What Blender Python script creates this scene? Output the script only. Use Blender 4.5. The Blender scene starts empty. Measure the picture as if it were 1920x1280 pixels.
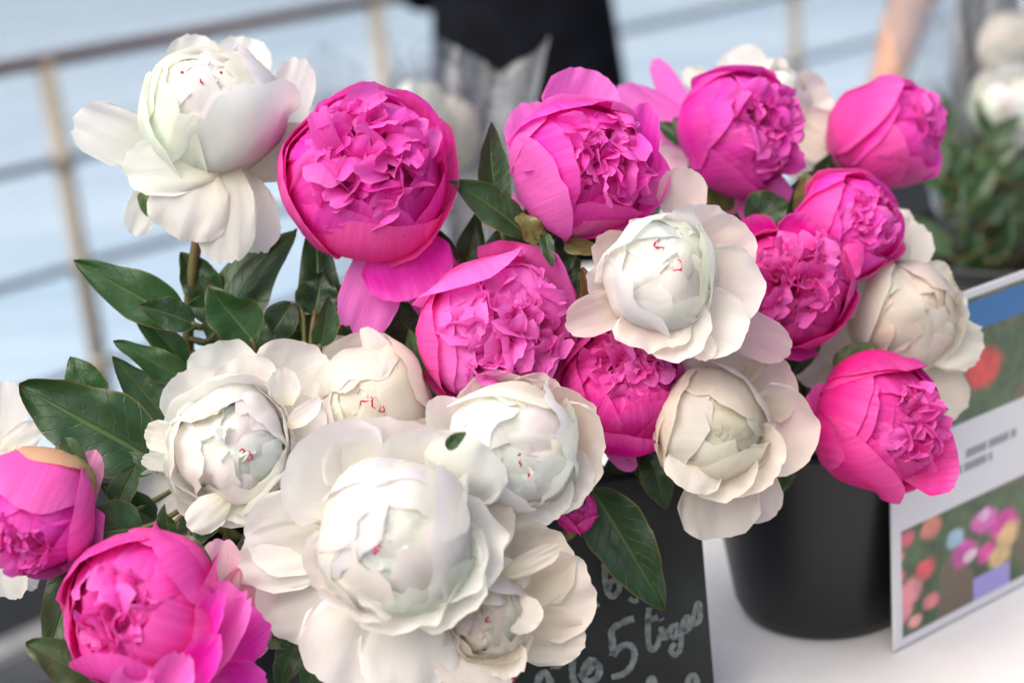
import bpy, bmesh, math, random
from mathutils import Vector, Matrix, noise

# ------------------------------------------------------------------ camera
scene = bpy.context.scene
COL = scene.collection
PITCH, ROLL = math.radians(18), math.radians(5.5)
CAM = Vector((0, 0, 1.42))
F = Vector((0, math.cos(PITCH), -math.sin(PITCH)))
UP0 = Vector((0, math.sin(PITCH), math.cos(PITCH)))
X0 = Vector((1, 0, 0))
U = UP0 * math.cos(ROLL) + X0 * math.sin(ROLL)
R = X0 * math.cos(ROLL) - UP0 * math.sin(ROLL)
LENS = 55.0
K = LENS / 36 * 1920
cam_data = bpy.data.cameras.new('camera')
cam = bpy.data.objects.new('camera', cam_data)
COL.objects.link(cam)
cam.matrix_world = Matrix(((R.x, U.x, -F.x, CAM.x), (R.y, U.y, -F.y, CAM.y), (R.z, U.z, -F.z, CAM.z), (0, 0, 0, 1)))
cam_data.lens = LENS
cam_data.sensor_width = 36
cam_data.clip_start = 0.02
cam_data.clip_end = 3000
cam_data.dof.use_dof = True
cam_data.dof.focus_distance = 0.775
cam_data.dof.aperture_fstop = 4.2
scene.camera = cam

# ------------------------------------------------------------------ sky, sun, exposure
SUN_EL, SUN_AZ = math.radians(55), math.radians(-135)      # azimuth from +Y towards +X
world = bpy.data.worlds.new('World')
scene.world = world
world.use_nodes = True
wn = world.node_tree.nodes
wn.clear()
sky = wn.new('ShaderNodeTexSky')
sky.sky_type = 'NISHITA'
sky.sun_disc = False
sky.sun_elevation = SUN_EL
sky.sun_rotation = SUN_AZ
sky.air_density = 1.0
sky.dust_density = 6.0
sky.ozone_density = 0.6
bg = wn.new('ShaderNodeBackground')
bg.inputs['Strength'].default_value = 0.12
wo = wn.new('ShaderNodeOutputWorld')
world.node_tree.links.new(sky.outputs[0], bg.inputs[0])
world.node_tree.links.new(bg.outputs[0], wo.inputs[0])
sd = bpy.data.lights.new('sun', 'SUN')
sd.energy = 1.5
sd.angle = math.radians(75)
sd.color = (1.0, 0.97, 0.92)
sun = bpy.data.objects.new('sun', sd)
COL.objects.link(sun)
sdir = Vector((math.sin(SUN_AZ) * math.cos(SUN_EL), math.cos(SUN_AZ) * math.cos(SUN_EL), math.sin(SUN_EL)))
sun.rotation_euler = sdir.to_track_quat('Z', 'Y').to_euler()
vs = scene.view_settings
vs.view_transform = 'Standard'
vs.look = 'None'
vs.exposure = 0.64
vs.gamma = 1
scene.cycles.use_denoising = True
scene.cycles.max_bounces = 10
scene.cycles.diffuse_bounces = 7
scene.cycles.transmission_bounces = 8
scene.cycles.transparent_max_bounces = 16


# ------------------------------------------------------------------ helpers
def P(px, py, d):
    return CAM + F * d + R * ((px - 960) / K * d) + U * ((640 - py) / K * d)


def ray(px, py):
    return F + R * ((px - 960) / K) + U * ((640 - py) / K)


def hit_z(px, py, z):
    r = ray(px, py)
    return CAM + r * ((z - CAM.z) / r.z)


def cdir(r, u, t):
    return (R * r + U * u - F * t).normalized()


def smooth(x, a, b):
    x = min(1, max(0, (x - a) / (b - a)))
    return x * x * (3 - 2 * x)


def nz(x, y=0.0, z=0.0):
    return noise.noise(Vector((x, y, z)))


def lerp(a, b, t):
    return a + (b - a) * t


def tag(o, label=None, cat=None, group=None, kind=None):
    if label: o['label'] = label
    if cat: o['category'] = cat
    if group: o['group'] = group
    if kind: o['kind'] = kind
    return o


def thing(name, label, cat, loc, group=None):
    o = bpy.data.objects.new(name, None)
    o.empty_display_size = 0.02
    COL.objects.link(o)
    o.location = loc
    return tag(o, label, cat, group)


def new_obj(name, mesh, mat, parent=None, mtx=None, color=None):
    if mat is not None and not mesh.materials:
        mesh.materials.append(mat)
    o = bpy.data.objects.new(name, mesh)
    COL.objects.link(o)
    if parent is not None:
        o.parent = parent
        pw_, q0 = parent.matrix_basis.copy(), parent.parent
        while q0 is not None:
            pw_ = q0.matrix_basis @ pw_
            q0 = q0.parent
        o.matrix_basis = pw_.inverted() @ (mtx if mtx is not None else Matrix())
    elif mtx is not None:
        o.matrix_basis = mtx
    if color is not None:
        o.color = color
    return o


def grid_mesh(name, pts, nu, nv, uvs):
    """pts: (nu*nv) list, row-major by v"""
    me = bpy.data.meshes.new(name)
    faces = []
    for j in range(nv - 1):
        for i in range(nu - 1):
            a = j * nu + i
            faces.append((a, a + 1, a + nu + 1, a + nu))
    me.from_pydata(pts, [], faces)
    uvl = me.uv_layers.new(name='UVMap')
    lv = [0] * len(me.loops)
    me.loops.foreach_get('vertex_index', lv)
    flat = []
    for vi in lv:
        flat.extend(uvs[vi])
    uvl.data.foreach_set('uv', flat)
    me.polygons.foreach_set('use_smooth', [True] * len(me.polygons))
    me.update()
    return me


def tube_mesh(name, path, radii, n=8, cap=True):
    pts, faces = [], []
    m = len(path)
    ref = Vector((0.31, 0.87, 0.38))
    for i, p in enumerate(path):
        t = (path[min(i + 1, m - 1)] - path[max(i - 1, 0)]).normalized()
        a = t.cross(ref).normalized()
        b = t.cross(a)
        r = radii[i] if isinstance(radii, (list, tuple)) else radii
        for k in range(n):
            an = 2 * math.pi * k / n
            pts.append(p + a * (math.cos(an) * r) + b * (math.sin(an) * r))
    for i in range(m - 1):
        for k in range(n):
            k2 = (k + 1) % n
            faces.append((i * n + k, i * n + k2, (i + 1) * n + k2, (i + 1) * n + k))
    if cap:
        faces.append(tuple(range(n - 1, -1, -1)))
        faces.append(tuple((m - 1) * n + k for k in range(n)))
    me = bpy.data.meshes.new(name)
    me.from_pydata(pts, [], faces)
    me.polygons.foreach_set('use_smooth', [True] * len(me.polygons))
    me.update()
    return me


def box_mesh(name, c, hx, hy, hz, ax=None, bevel=0.0):
    ax = ax or (Vector((1, 0, 0)), Vector((0, 1, 0)), Vector((0, 0, 1)))
    bm = bmesh.new()
    bmesh.ops.create_cube(bm, size=2)
    for v in bm.verts:
        v.co = Vector((v.co.x * hx, v.co.y * hy, v.co.z * hz))
    if bevel:
        bmesh.ops.bevel(bm, geom=bm.edges[:], offset=bevel, segments=2, affect='EDGES')
    for v in bm.verts:
        v.co = c + ax[0] * v.co.x + ax[1] * v.co.y + ax[2] * v.co.z
    me = bpy.data.meshes.new(name)
    bm.to_mesh(me)
    bm.free()
    return me


def lathe_mesh(name, prof, c, n=64):
    pts, faces = [], []
    for r, z in prof:
        for k in range(n):
            a = 2 * math.pi * k / n
            pts.append(c + Vector((r * math.cos(a), r * math.sin(a), z)))
    for i in range(len(prof) - 1):
        for k in range(n):
            k2 = (k + 1) % n
            faces.append((i * n + k, i * n + k2, (i + 1) * n + k2, (i + 1) * n + k))
    me = bpy.data.meshes.new(name)
    me.from_pydata(pts, [], faces)
    me.polygons.foreach_set('use_smooth', [True] * len(me.polygons))
    me.update()
    return me


# ------------------------------------------------------------------ materials
def mat_new(name):
    m = bpy.data.materials.new(name)
    m.use_nodes = True
    nt = m.node_tree
    nt.nodes.clear()
    return m, nt, nt.nodes, nt.links


def nd(nodes, kind, **kw):
    n = nodes.new(kind)
    for k, v in kw.items():
        setattr(n, k, v)
    return n


def math_node(nt, op, a, b=None, c=None, clamp=False):
    n = nt.nodes.new('ShaderNodeMath')
    n.operation = op
    n.use_clamp = clamp
    for i, x in enumerate((a, b, c)):
        if x is None: continue
        if isinstance(x, (int, float)):
            n.inputs[i].default_value = x
        else:
            nt.links.new(x, n.inputs[i])
    return n.outputs[0]


def mix_col(nt, fac, a, b, blend='MIX'):
    n = nt.nodes.new('ShaderNodeMix')
    n.data_type = 'RGBA'
    n.blend_type = blend
    for sock, x in ((n.inputs[0], fac), (n.inputs[6], a), (n.inputs[7], b)):
        if isinstance(x, (int, float)):
            sock.default_value = x
        elif isinstance(x, tuple):
            sock.default_value = x if len(x) == 4 else (*x, 1)
        else:
            nt.links.new(x, sock)
    return n.outputs[2]


def ramp(nt, fac, stops):
    n = nt.nodes.new('ShaderNodeValToRGB')
    el = n.color_ramp.elements
    while len(el) < len(stops):
        el.new(0.5)
    for e, (p, c) in zip(el, stops):
        e.position = p
        e.color = c if len(c) == 4 else (*c, 1)
    nt.links.new(fac, n.inputs[0])
    return n.outputs[0]


def noise_tex(nt, vec, scale, detail=3, rough=0.5):
    n = nt.nodes.new('ShaderNodeTexNoise')
    n.inputs['Scale'].default_value = scale
    n.inputs['Detail'].default_value = detail
    n.inputs['Roughness'].default_value = rough
    if vec is not None:
        nt.links.new(vec, n.inputs['Vector'])
    return n.outputs['Fac']


def uv_scaled(nt, sx, sy, addrand=True):
    tc = nt.nodes.new('ShaderNodeTexCoord')
    mp = nt.nodes.new('ShaderNodeMapping')
    mp.inputs['Scale'].default_value = (sx, sy, 1)
    nt.links.new(tc.outputs['UV'], mp.inputs['Vector'])
    if addrand:
        oi = nt.nodes.new('ShaderNodeObjectInfo')
        cb = nt.nodes.new('ShaderNodeCombineXYZ')
        s = math_node(nt, 'MULTIPLY', oi.outputs['Random'], 50.0)
        nt.links.new(s, cb.inputs[2])
        nt.links.new(cb.outputs[0], mp.inputs['Location'])
    return mp.outputs[0], tc


def petal_material(name, white):
    m, nt, ns, lk = mat_new(name)
    out = ns.new('ShaderNodeOutputMaterial')
    oi = ns.new('ShaderNodeObjectInfo')
    vec, tc = uv_scaled(nt, 26, 1.6)
    vein = noise_tex(nt, vec, 1.0, 4, 0.6)
    vec2, _ = uv_scaled(nt, 2.2, 2.6)
    mott = noise_tex(nt, vec2, 1.3, 3, 0.55)
    sep = ns.new('ShaderNodeSeparateXYZ')
    lk.new(tc.outputs['UV'], sep.inputs[0])
    v = sep.outputs[1]
    col = oi.outputs['Color']
    if white:
        base = math_node(nt, 'POWER', math_node(nt, 'SUBTRACT', 1.0, v, clamp=True), 3.0)
        base = math_node(nt, 'MULTIPLY', base, 0.55)
        c = mix_col(nt, base, col, (0.80, 0.78, 0.42))
        f = math_node(nt, 'MULTIPLY', ramp(nt, mott, [(0.45, (0, 0, 0)), (0.75, (1, 1, 1))]), 0.22)
        c = mix_col(nt, f, c, (0.86, 0.80, 0.68))
        vf = math_node(nt, 'MULTIPLY_ADD', vein, 0.06, 0.97)
    else:
        tipf = ramp(nt, v, [(0.72, (0, 0, 0)), (1.0, (1, 1, 1))])
        k = math_node(nt, 'MULTIPLY', tipf, math_node(nt, 'MULTIPLY_ADD', vein, 0.6, 0.0))
        c = mix_col(nt, k, col, (0.94, 0.30, 0.74))
        f = math_node(nt, 'MULTIPLY', ramp(nt, mott, [(0.42, (0, 0, 0)), (0.72, (1, 1, 1))]), 0.24)
        c = mix_col(nt, f, c, (0.93, 0.16, 0.60))
        low = math_node(nt, 'POWER', math_node(nt, 'SUBTRACT', 1.0, v, clamp=True), 5.0)
        c = mix_col(nt, math_node(nt, 'MULTIPLY', low, 0.5), c, (0.92, 0.55, 0.62))
        vf = math_node(nt, 'MULTIPLY_ADD', vein, 0.45, 0.78)
    rnd = math_node(nt, 'MULTIPLY_ADD', oi.outputs['Random'], 0.08, 0.96)
    val = math_node(nt, 'MULTIPLY', vf, rnd)
    hsv = ns.new('ShaderNodeHueSaturation')
    lk.new(val, hsv.inputs['Value'])
    lk.new(c, hsv.inputs['Color'])
    c = hsv.outputs[0]
    bp = ns.new('ShaderNodeBump')
    bp.inputs['Strength'].default_value = 0.16 if white else 0.26
    bp.inputs['Distance'].default_value = 0.002
    vec3, _ = uv_scaled(nt, 7, 4)
    crk = noise_tex(nt, vec3, 1.0, 5, 0.65)
    lk.new(math_node(nt, 'MULTIPLY_ADD', crk, 1.2, vein), bp.inputs['Height'])
    pb = ns.new('ShaderNodeBsdfPrincipled')
    lk.new(c, pb.inputs['Base Color'])
    pb.inputs['Roughness'].default_value = 0.48
    pb.inputs['Specular IOR Level'].default_value = 0.25 if white else 0.16
    lk.new(bp.outputs[0], pb.inputs['Normal'])
    tr = ns.new('ShaderNodeBsdfTranslucent')
    lk.new(c, tr.inputs['Color'])
    mx = ns.new('ShaderNodeMixShader')
    mx.inputs[0].default_value = 0.50 if white else 0.42
    lk.new(pb.outputs[0], mx.inputs[1])
    lk.new(tr.outputs[0], mx.inputs[2])
    lk.new(mx.outputs[0], out.inputs[0])
    return m


def leaf_material():
    m, nt, ns, lk = mat_new('leaf_green')
    out = ns.new('ShaderNodeOutputMaterial')
    oi = ns.new('ShaderNodeObjectInfo')
    tc = ns.new('ShaderNodeTexCoord')
    sep = ns.new('ShaderNodeSeparateXYZ')
    lk.new(tc.outputs['UV'], sep.inputs[0])
    u, v = sep.outputs[0], sep.outputs[1]
    au = math_node(nt, 'ABSOLUTE', math_node(nt, 'MULTIPLY_ADD', u, 2.0, -1.0))
    # lateral veins: v - 0.35*|u| periodic
    ph = math_node(nt, 'MULTIPLY', math_node(nt, 'SUBTRACT', v, math_node(nt, 'MULTIPLY', au, 0.22)), 9.0)
    wob, _ = uv_scaled(nt, 5, 5)
    ph = math_node(nt, 'ADD', ph, math_node(nt, 'MULTIPLY', noise_tex(nt, wob, 1.0, 2), 0.8))
    tri = math_node(nt, 'PINGPONG', ph, 0.5)
    lat = ramp(nt, tri, [(0.0, (1, 1, 1)), (0.055, (0, 0, 0))])
    mid = ramp(nt, au, [(0.0, (1, 1, 1)), (0.05, (0.6, 0.6, 0.6)), (0.09, (0, 0, 0))])
    veins = math_node(nt, 'MAXIMUM', math_node(nt, 'MULTIPLY', lat, 0.26), mid)
    vecm, _ = uv_scaled(nt, 3, 5)
    mott = noise_tex(nt, vecm, 1.2, 4, 0.6)
    c = mix_col(nt, ramp(nt, mott, [(0.35, (0, 0, 0)), (0.7, (1, 1, 1))]), oi.outputs['Color'],
                mix_col(nt, 0.5, oi.outputs['Color'], (0.040, 0.11, 0.030)))
    c = mix_col(nt, math_node(nt, 'MULTIPLY', veins, 0.55), c, (0.15, 0.22, 0.08))
    edge = ramp(nt, au, [(0.93, (0, 0, 0)), (0.99, (1, 1, 1))])
    c = mix_col(nt, math_node(nt, 'MULTIPLY', edge, 0.6), c, (0.22, 0.17, 0.05))
    vs_, _ = uv_scaled(nt, 4, 6)
    spot = ramp(nt, noise_tex(nt, vs_, 2.6, 2, 0.4), [(0.70, (0, 0, 0)), (0.74, (1, 1, 1))])
    c = mix_col(nt, math_node(nt, 'MULTIPLY', spot, 0.8), c, (0.07, 0.035, 0.012))
    tip = ramp(nt, v, [(0.955, (0, 0, 0)), (0.99, (1, 1, 1))])
    c = mix_col(nt, math_node(nt, 'MULTIPLY', tip, 0.8), c, (0.10, 0.04, 0.015))
    bp = ns.new('ShaderNodeBump')
    bp.inputs['Strength'].default_value = 0.5
    bp.inputs['Distance'].default_value = 0.002
    hgt = math_node(nt, 'SUBTRACT', math_node(nt, 'MULTIPLY', mott, 0.6), veins)
    lk.new(hgt, bp.inputs['Height'])
    pb = ns.new('ShaderNodeBsdfPrincipled')
    lk.new(c, pb.inputs['Base Color'])
    pb.inputs['Roughness'].default_value = 0.36
    pb.inputs['Specular IOR Level'].default_value = 0.5
    lk.new(bp.outputs[0], pb.inputs['Normal'])
    tr = ns.new('ShaderNodeBsdfTranslucent')
    lk.new(mix_col(nt, 0.5, c, (0.16, 0.30, 0.03)), tr.inputs['Color'])
    mx = ns.new('ShaderNodeMixShader')
    mx.inputs[0].default_value = 0.14
    lk.new(pb.outputs[0], mx.inputs[1])
    lk.new(tr.outputs[0], mx.inputs[2])
    lk.new(mx.outputs[0], out.inputs[0])
    return m


def plain(name, col, rough=0.5, spec=0.4, nscale=0, namp=0.15, bump=0.0, metal=0.0, col2=None):
    m, nt, ns, lk = mat_new(name)
    out = ns.new('ShaderNodeOutputMaterial')
    pb = ns.new('ShaderNodeBsdfPrincipled')
    pb.inputs['Roughness'].default_value = rough
    pb.inputs['Specular IOR Level'].default_value = spec
    pb.inputs['Metallic'].default_value = metal
    if nscale:
        tc = ns.new('ShaderNodeTexCoord')
        f = noise_tex(nt, tc.outputs['Object'], nscale, 5, 0.6)
        a = col
        b = col2 or tuple(min(1, x * (1 - namp * 2.2)) for x in col)
        c = mix_col(nt, ramp(nt, f, [(0.3, (0, 0, 0)), (0.72, (1, 1, 1))]), a, b)
        lk.new(c, pb.inputs['Base Color'])
        if bump:
            bp = ns.new('ShaderNodeBump')
            bp.inputs['Strength'].default_value = bump
            bp.inputs['Distance'].default_value = 0.002
            lk.new(f, bp.inputs['Height'])
            lk.new(bp.outputs[0], pb.inputs['Normal'])
    else:
        pb.inputs['Base Color'].default_value = (*col, 1)
    lk.new(pb.outputs[0], out.inputs[0])
    return m


M_PINK = petal_material('petal_pink', False)
M_WHITE = petal_material('petal_white', True)
M_LEAF = leaf_material()
M_STEM = plain('stem_green', (0.10, 0.13, 0.035), 0.45, 0.4, 60, 0.3, 0.2, col2=(0.14, 0.07, 0.03))
M_FLECK = plain('petal_fleck_red', (0.62, 0.012, 0.10), 0.5, 0.3, 300, 0.2)
M_BUCKET = plain('bucket_black_plastic', (0.007, 0.008, 0.009), 0.40, 0.4, 14, 0.3, 0.05, col2=(0.013, 0.015, 0.015))
M_TABLE = plain('tablecloth_white', (0.78, 0.775, 0.76), 0.8, 0.15, 9, 0.05, 0.1)
M_RUST = plain('rail_rusty_brown', (0.15, 0.055, 0.04), 0.85, 0.1, 30, 0.3, 0.3)
M_CREAM = plain('rail_cream_paint', (0.52, 0.46, 0.36), 0.6, 0.3, 22, 0.2, 0.2)
M_WIRE = plain('rail_grey_blue', (0.20, 0.25, 0.30), 0.6, 0.3, 22, 0.2)
M_QUAY = plain('quay_asphalt', (0.024, 0.027, 0.031), 0.85, 0.2, 40, 0.3, 0.5)
M_KERB = plain('kerb_stone', (0.30, 0.31, 0.31), 0.8, 0.2, 30, 0.2, 0.4)
M_DARK = plain('cloth_dark_navy', (0.010, 0.012, 0.018), 0.85, 0.1, 24, 0.3, 0.2)
M_BLACK = plain('cloth_black', (0.010, 0.010, 0.011), 0.85, 0.1, 24, 0.3, 0.2)
M_GREYCLOTH = plain('cloth_grey_brown', (0.16, 0.14, 0.13), 0.85, 0.1, 18, 0.4, 0.2)
M_SKIN = plain('skin', (0.55, 0.31, 0.22), 0.5, 0.35, 30, 0.1)
M_HAIR = plain('hair_brown', (0.05, 0.03, 0.02), 0.6, 0.3, 60, 0.3)
M_SHOE = plain('shoe_leather', (0.02, 0.018, 0.016), 0.5, 0.4, 30, 0.2)
M_SLATE = plain('slate_black', (0.016, 0.018, 0.019), 0.75, 0.25, 16, 0.35, 0.15, col2=(0.032, 0.037, 0.038))
M_CHALK = plain('chalk_white', (0.24, 0.27, 0.27), 0.95, 0.05, 260, 0.3)


def cellophane_material():
    m, nt, ns, lk = mat_new('cellophane_clear')
    out = ns.new('ShaderNodeOutputMaterial')
    tr = ns.new('ShaderNodeBsdfTransparent')
    tr.inputs[0].default_value = (0.96, 0.97, 0.98, 1)
    gl = ns.new('ShaderNodeBsdfGlossy')
    gl.inputs['Roughness'].default_value = 0.12
    tl = ns.new('ShaderNodeBsdfTranslucent')
    tl.inputs[0].default_value = (0.85, 0.87, 0.9, 1)
    tc = ns.new('ShaderNodeTexCoord')
    mp = ns.new('ShaderNodeMapping')
    mp.inputs['Scale'].default_value = (9, 1.2, 1)
    lk.new(tc.outputs['UV'], mp.inputs[0])
    f = noise_tex(nt, mp.outputs[0], 1.6, 4, 0.6)
    bp = ns.new('ShaderNodeBump')
    bp.inputs['Strength'].default_value = 0.7
    bp.inputs['Distance'].default_value = 0.01
    lk.new(f, bp.inputs['Height'])
    lk.new(bp.outputs[0], gl.inputs['Normal'])
    m1 = ns.new('ShaderNodeMixShader')
    m1.inputs[0].default_value = 0.45
    lk.new(gl.outputs[0], m1.inputs[1])
    lk.new(tl.outputs[0], m1.inputs[2])
    m2 = ns.new('ShaderNodeMixShader')
    lw = ns.new('ShaderNodeLayerWeight')
    lw.inputs['Blend'].default_value = 0.35
    k = math_node(nt, 'MULTIPLY_ADD', ramp(nt, f, [(0.45, (0, 0, 0)), (0.68, (1, 1, 1))]), 0.38, 0.09)
    k = math_node(nt, 'ADD', k, math_node(nt, 'MULTIPLY', lw.outputs['Facing'], 0.35), clamp=True)
    lk.new(k, m2.inputs[0])
    lk.new(tr.outputs[0], m2.inputs[1])
    lk.new(m1.outputs[0], m2.inputs[2])
    lk.new(m2.outputs[0], out.inputs[0])
    return m


def water_material():
    m, nt, ns, lk = mat_new('sea_water')
    out = ns.new('ShaderNodeOutputMaterial')
    pb = ns.new('ShaderNodeBsdfPrincipled')
    tc = ns.new('ShaderNodeTexCoord')
    mp = ns.new('ShaderNodeMapping')
    mp.inputs['Scale'].default_value = (0.35, 1.6, 1)
    mp.inputs['Rotation'].default_value = (0, 0, 0.3)
    lk.new(tc.outputs['Object'], mp.inputs[0])
    f = noise_tex(nt, mp.outputs[0], 1.4, 5, 0.6)
    f2 = noise_tex(nt, mp.outputs[0], 0.35, 3, 0.5)
    c = mix_col(nt, ramp(nt, f2, [(0.35, (0, 0, 0)), (0.7, (1, 1, 1))]), (0.39, 0.52, 0.63), (0.56, 0.67, 0.76))
    lk.new(c, pb.inputs['Base Color'])
    pb.inputs['Roughness'].default_value = 0.12
    pb.inputs['IOR'].default_value = 1.33
    bp = ns.new('ShaderNodeBump')
    bp.inputs['Strength'].default_value = 0.6
    bp.inputs['Distance'].default_value = 0.12
    lk.new(f, bp.inputs['Height'])
    lk.new(bp.outputs[0], pb.inputs['Normal'])
    lk.new(pb.outputs[0], out.inputs[0])
    return m


M_CELLO = cellophane_material()
M_WATER = water_material()

# ------------------------------------------------------------------ the setting
TABLE_Z = P(1560, 1203, 0.95).z
RAIL_Z = 1.02
ra, rb = hit_z(-60, 141, RAIL_Z), hit_z(700, 2, RAIL_Z)
rdir = (rb - ra)
rdir.z = 0
rdir.normalize()
rnorm = Vector((-rdir.y, rdir.x, 0))
if rnorm.y < 0: rnorm = -rnorm


def sheet(name, a, b, c, d, mat, kind='structure'):
    me = bpy.data.meshes.new(name)
    me.from_pydata([a, b, c, d], [], [(0, 1, 2, 3)])
    o = new_obj(name, me, mat)
    return tag(o, kind=kind)


q = ra + rnorm * 0.22
q.z = 0
far = 900
sheet('water', Vector((-far, -30, -1.3)), Vector((far, -30, -1.3)), Vector((far, far, -1.3)), Vector((-far, far, -1.3)), M_WATER)
quay_me = bpy.data.meshes.new('quay')
e1, e2 = q - rdir * 40, q + rdir * 60
b1, b2 = e1 - rnorm * 45, e2 - rnorm * 45
lowv = Vector((0, 0, -1.6))
quay_me.from_pydata([e1, e2, b2, b1, e1 + lowv, e2 + lowv], [], [(0, 3, 2, 1), (0, 1, 5, 4)])
tag(new_obj('quay_pavement', quay_me, M_QUAY), kind='structure')
kc = hit_z(60, 1188, 0.1)
kc = kc + rdir * 8
kerb = new_obj('kerb', box_mesh('kerb', Vector((kc.x, kc.y, 0.05)), 28, 0.035, 0.05, (rdir, rnorm, Vector((0, 0, 1))), 0.008), M_KERB)
tag(kerb, kind='structure')

rail = thing('quay_railing', 'painted metal quay railing with a rusty brown top rail along the water', 'railing', Vector((ra.x, ra.y, 0)))
zz = Vector((0, 0, 1))
new_obj('top_rail', tube_mesh('top_rail', [ra - rdir * 6, ra, rb, rb + rdir * 14], 0.0165, 10), M_RUST, rail)


def on_rail(px):
    r = ray(px, 0)
    # plane containing ra with normal rnorm
    t = (ra - CAM).dot(rnorm) / r.dot(rnorm)
    p = CAM + r * t
    s = (p - ra).dot(rdir)
    return ra + rdir * s


def rail_height(px, py):
    r = ray(px, py)
    return (CAM + r * ((ra - CAM).dot(rnorm) / r.dot(rnorm))).z


RAIL_H = [rail_height(0, 328), rail_height(0, 540)]
RAIL_H.append(2 * RAIL_H[1] - RAIL_H[0])
post_s = []
for px in (62, 702, 1488):
    p = on_rail(px)
    post_s.append((p - ra).dot(rdir))
gap = post_s[1] - post_s[0]
post_s += [post_s[0] - gap, post_s[0] - 2 * gap]
for s in post_s:
    p = ra + rdir * s
    post = new_obj('post', tube_mesh('post', [Vector((p.x, p.y, -0.02)), Vector((p.x, p.y, RAIL_Z))], 0.021, 10), M_CREAM, rail)
    for h in RAIL_H:
        new_obj('collar', tube_mesh('collar', [Vector((p.x, p.y, h - 0.02)), Vector((p.x, p.y, h + 0.02))], 0.027, 10), M_CREAM, post)
for h in RAIL_H:
    new_obj('lower_rail', tube_mesh('lower_rail', [Vector((p.x, p.y, h)) for p in (ra - rdir * 6, ra, rb, rb + rdir * 14)], 0.0115, 8), M_WIRE, rail)

# table under the flower buckets
tl = P(350, 1300, 0.86)
tx0 = tl.x
ty0, ty1 = 0.55, 1.75
tx1 = 1.3
tab = thing('market_table', 'long stall table covered with a plain white cloth', 'table', Vector(((tx0 + tx1) / 2, 1.1, 0)))
bmt = box_mesh('table_top', Vector(((tx0 + tx1) / 2, (ty0 + ty1) / 2, TABLE_Z - 0.016)), (tx1 - tx0) / 2, (ty1 - ty0) / 2, 0.016, None, 0.008)
new_obj('table_top', bmt, M_TABLE, tab)
for sx in (tx0 + 0.06, tx1 - 0.06):
    for sy in (ty0 + 0.06, ty1 - 0.06):
        new_obj('leg', tube_mesh('leg', [Vector((sx, sy, 0)), Vector((sx, sy, TABLE_Z - 0.03))], 0.02, 10), M_WIRE, tab)

# ------------------------------------------------------------------ petals
RNG = random.Random(7)


def outline_len(u, n=2.3, low=0.5):
    return low + (1 - low) * max(0.0, 1 - abs(u) ** n) ** (1 / n)


def globe_petal(phi, th0, th1, hw, rad, sq, seed, tilt=0.05, tipcurl=0.0, wave=0.02, rag=0.02, notch=0.0, nu=13, nv=14, low=0.5, lat=0.0, puff=0.022, fs=0.0):
    """a petal lying on a spheroid about +Z; phi azimuth, th0 base colatitude, th1 tip colatitude"""
    pts, uvs = [], []
    S = Vector((-math.sin(phi), math.cos(phi), 0))
    for j in range(nv):
        v = j / (nv - 1)
        for i in range(nu):
            u = -1 + 2 * i / (nu - 1)
            L = outline_len(u, 2.3, low)
            L += rag * (nz(u * 5 + seed, 3.1) + 0.6 * nz(u * 13 + seed, 7.7)) - notch * math.exp(-((u - 0.1) / 0.16) ** 2)
            t = v * L
            th = th0 + (th1 - th0) * t
            w = hw * (0.35 + 0.65 * math.sin(math.pi / 2 * min(1, t / 0.55)))
            s = u * w + lat * t
            M = Vector((math.sin(th) * math.cos(phi), math.sin(th) * math.sin(phi), math.cos(th)))
            d = M * math.cos(s) + S * math.sin(s)
            e = max(abs(u), v) ** 3
            r = 1 + tilt * u * (0.4 + 0.6 * v) + tipcurl * smooth(v, 0.55, 1.0) ** 2
            r += wave * e * (nz(u * 2.3 + seed, v * 2.5, seed * .37) * 1.6 + 0.8 * nz(u * 6 + seed, v * 5, 9.1))
            r += 0.018 * nz(u * 1.5 + seed, v * 1.7, 2.2) + puff * (math.sin(math.pi * min(1, v * 1.05)) * (1 - u * u) - .35)
            r += 0.008 * v * v * nz(u * 4 + seed, v) + 0.006 * v * v * nz(u * 11 + seed, v * 2)
            r += 0.15 * nz(d.x * 1.3 + fs, d.y * 1.3, d.z * 1.3 + fs * .5)
            p = d * (rad * r)
            p.z *= sq
            pts.append(p)
            uvs.append((u * .5 + .5, v))
    return grid_mesh('petal', pts, nu, nv, uvs)


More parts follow.
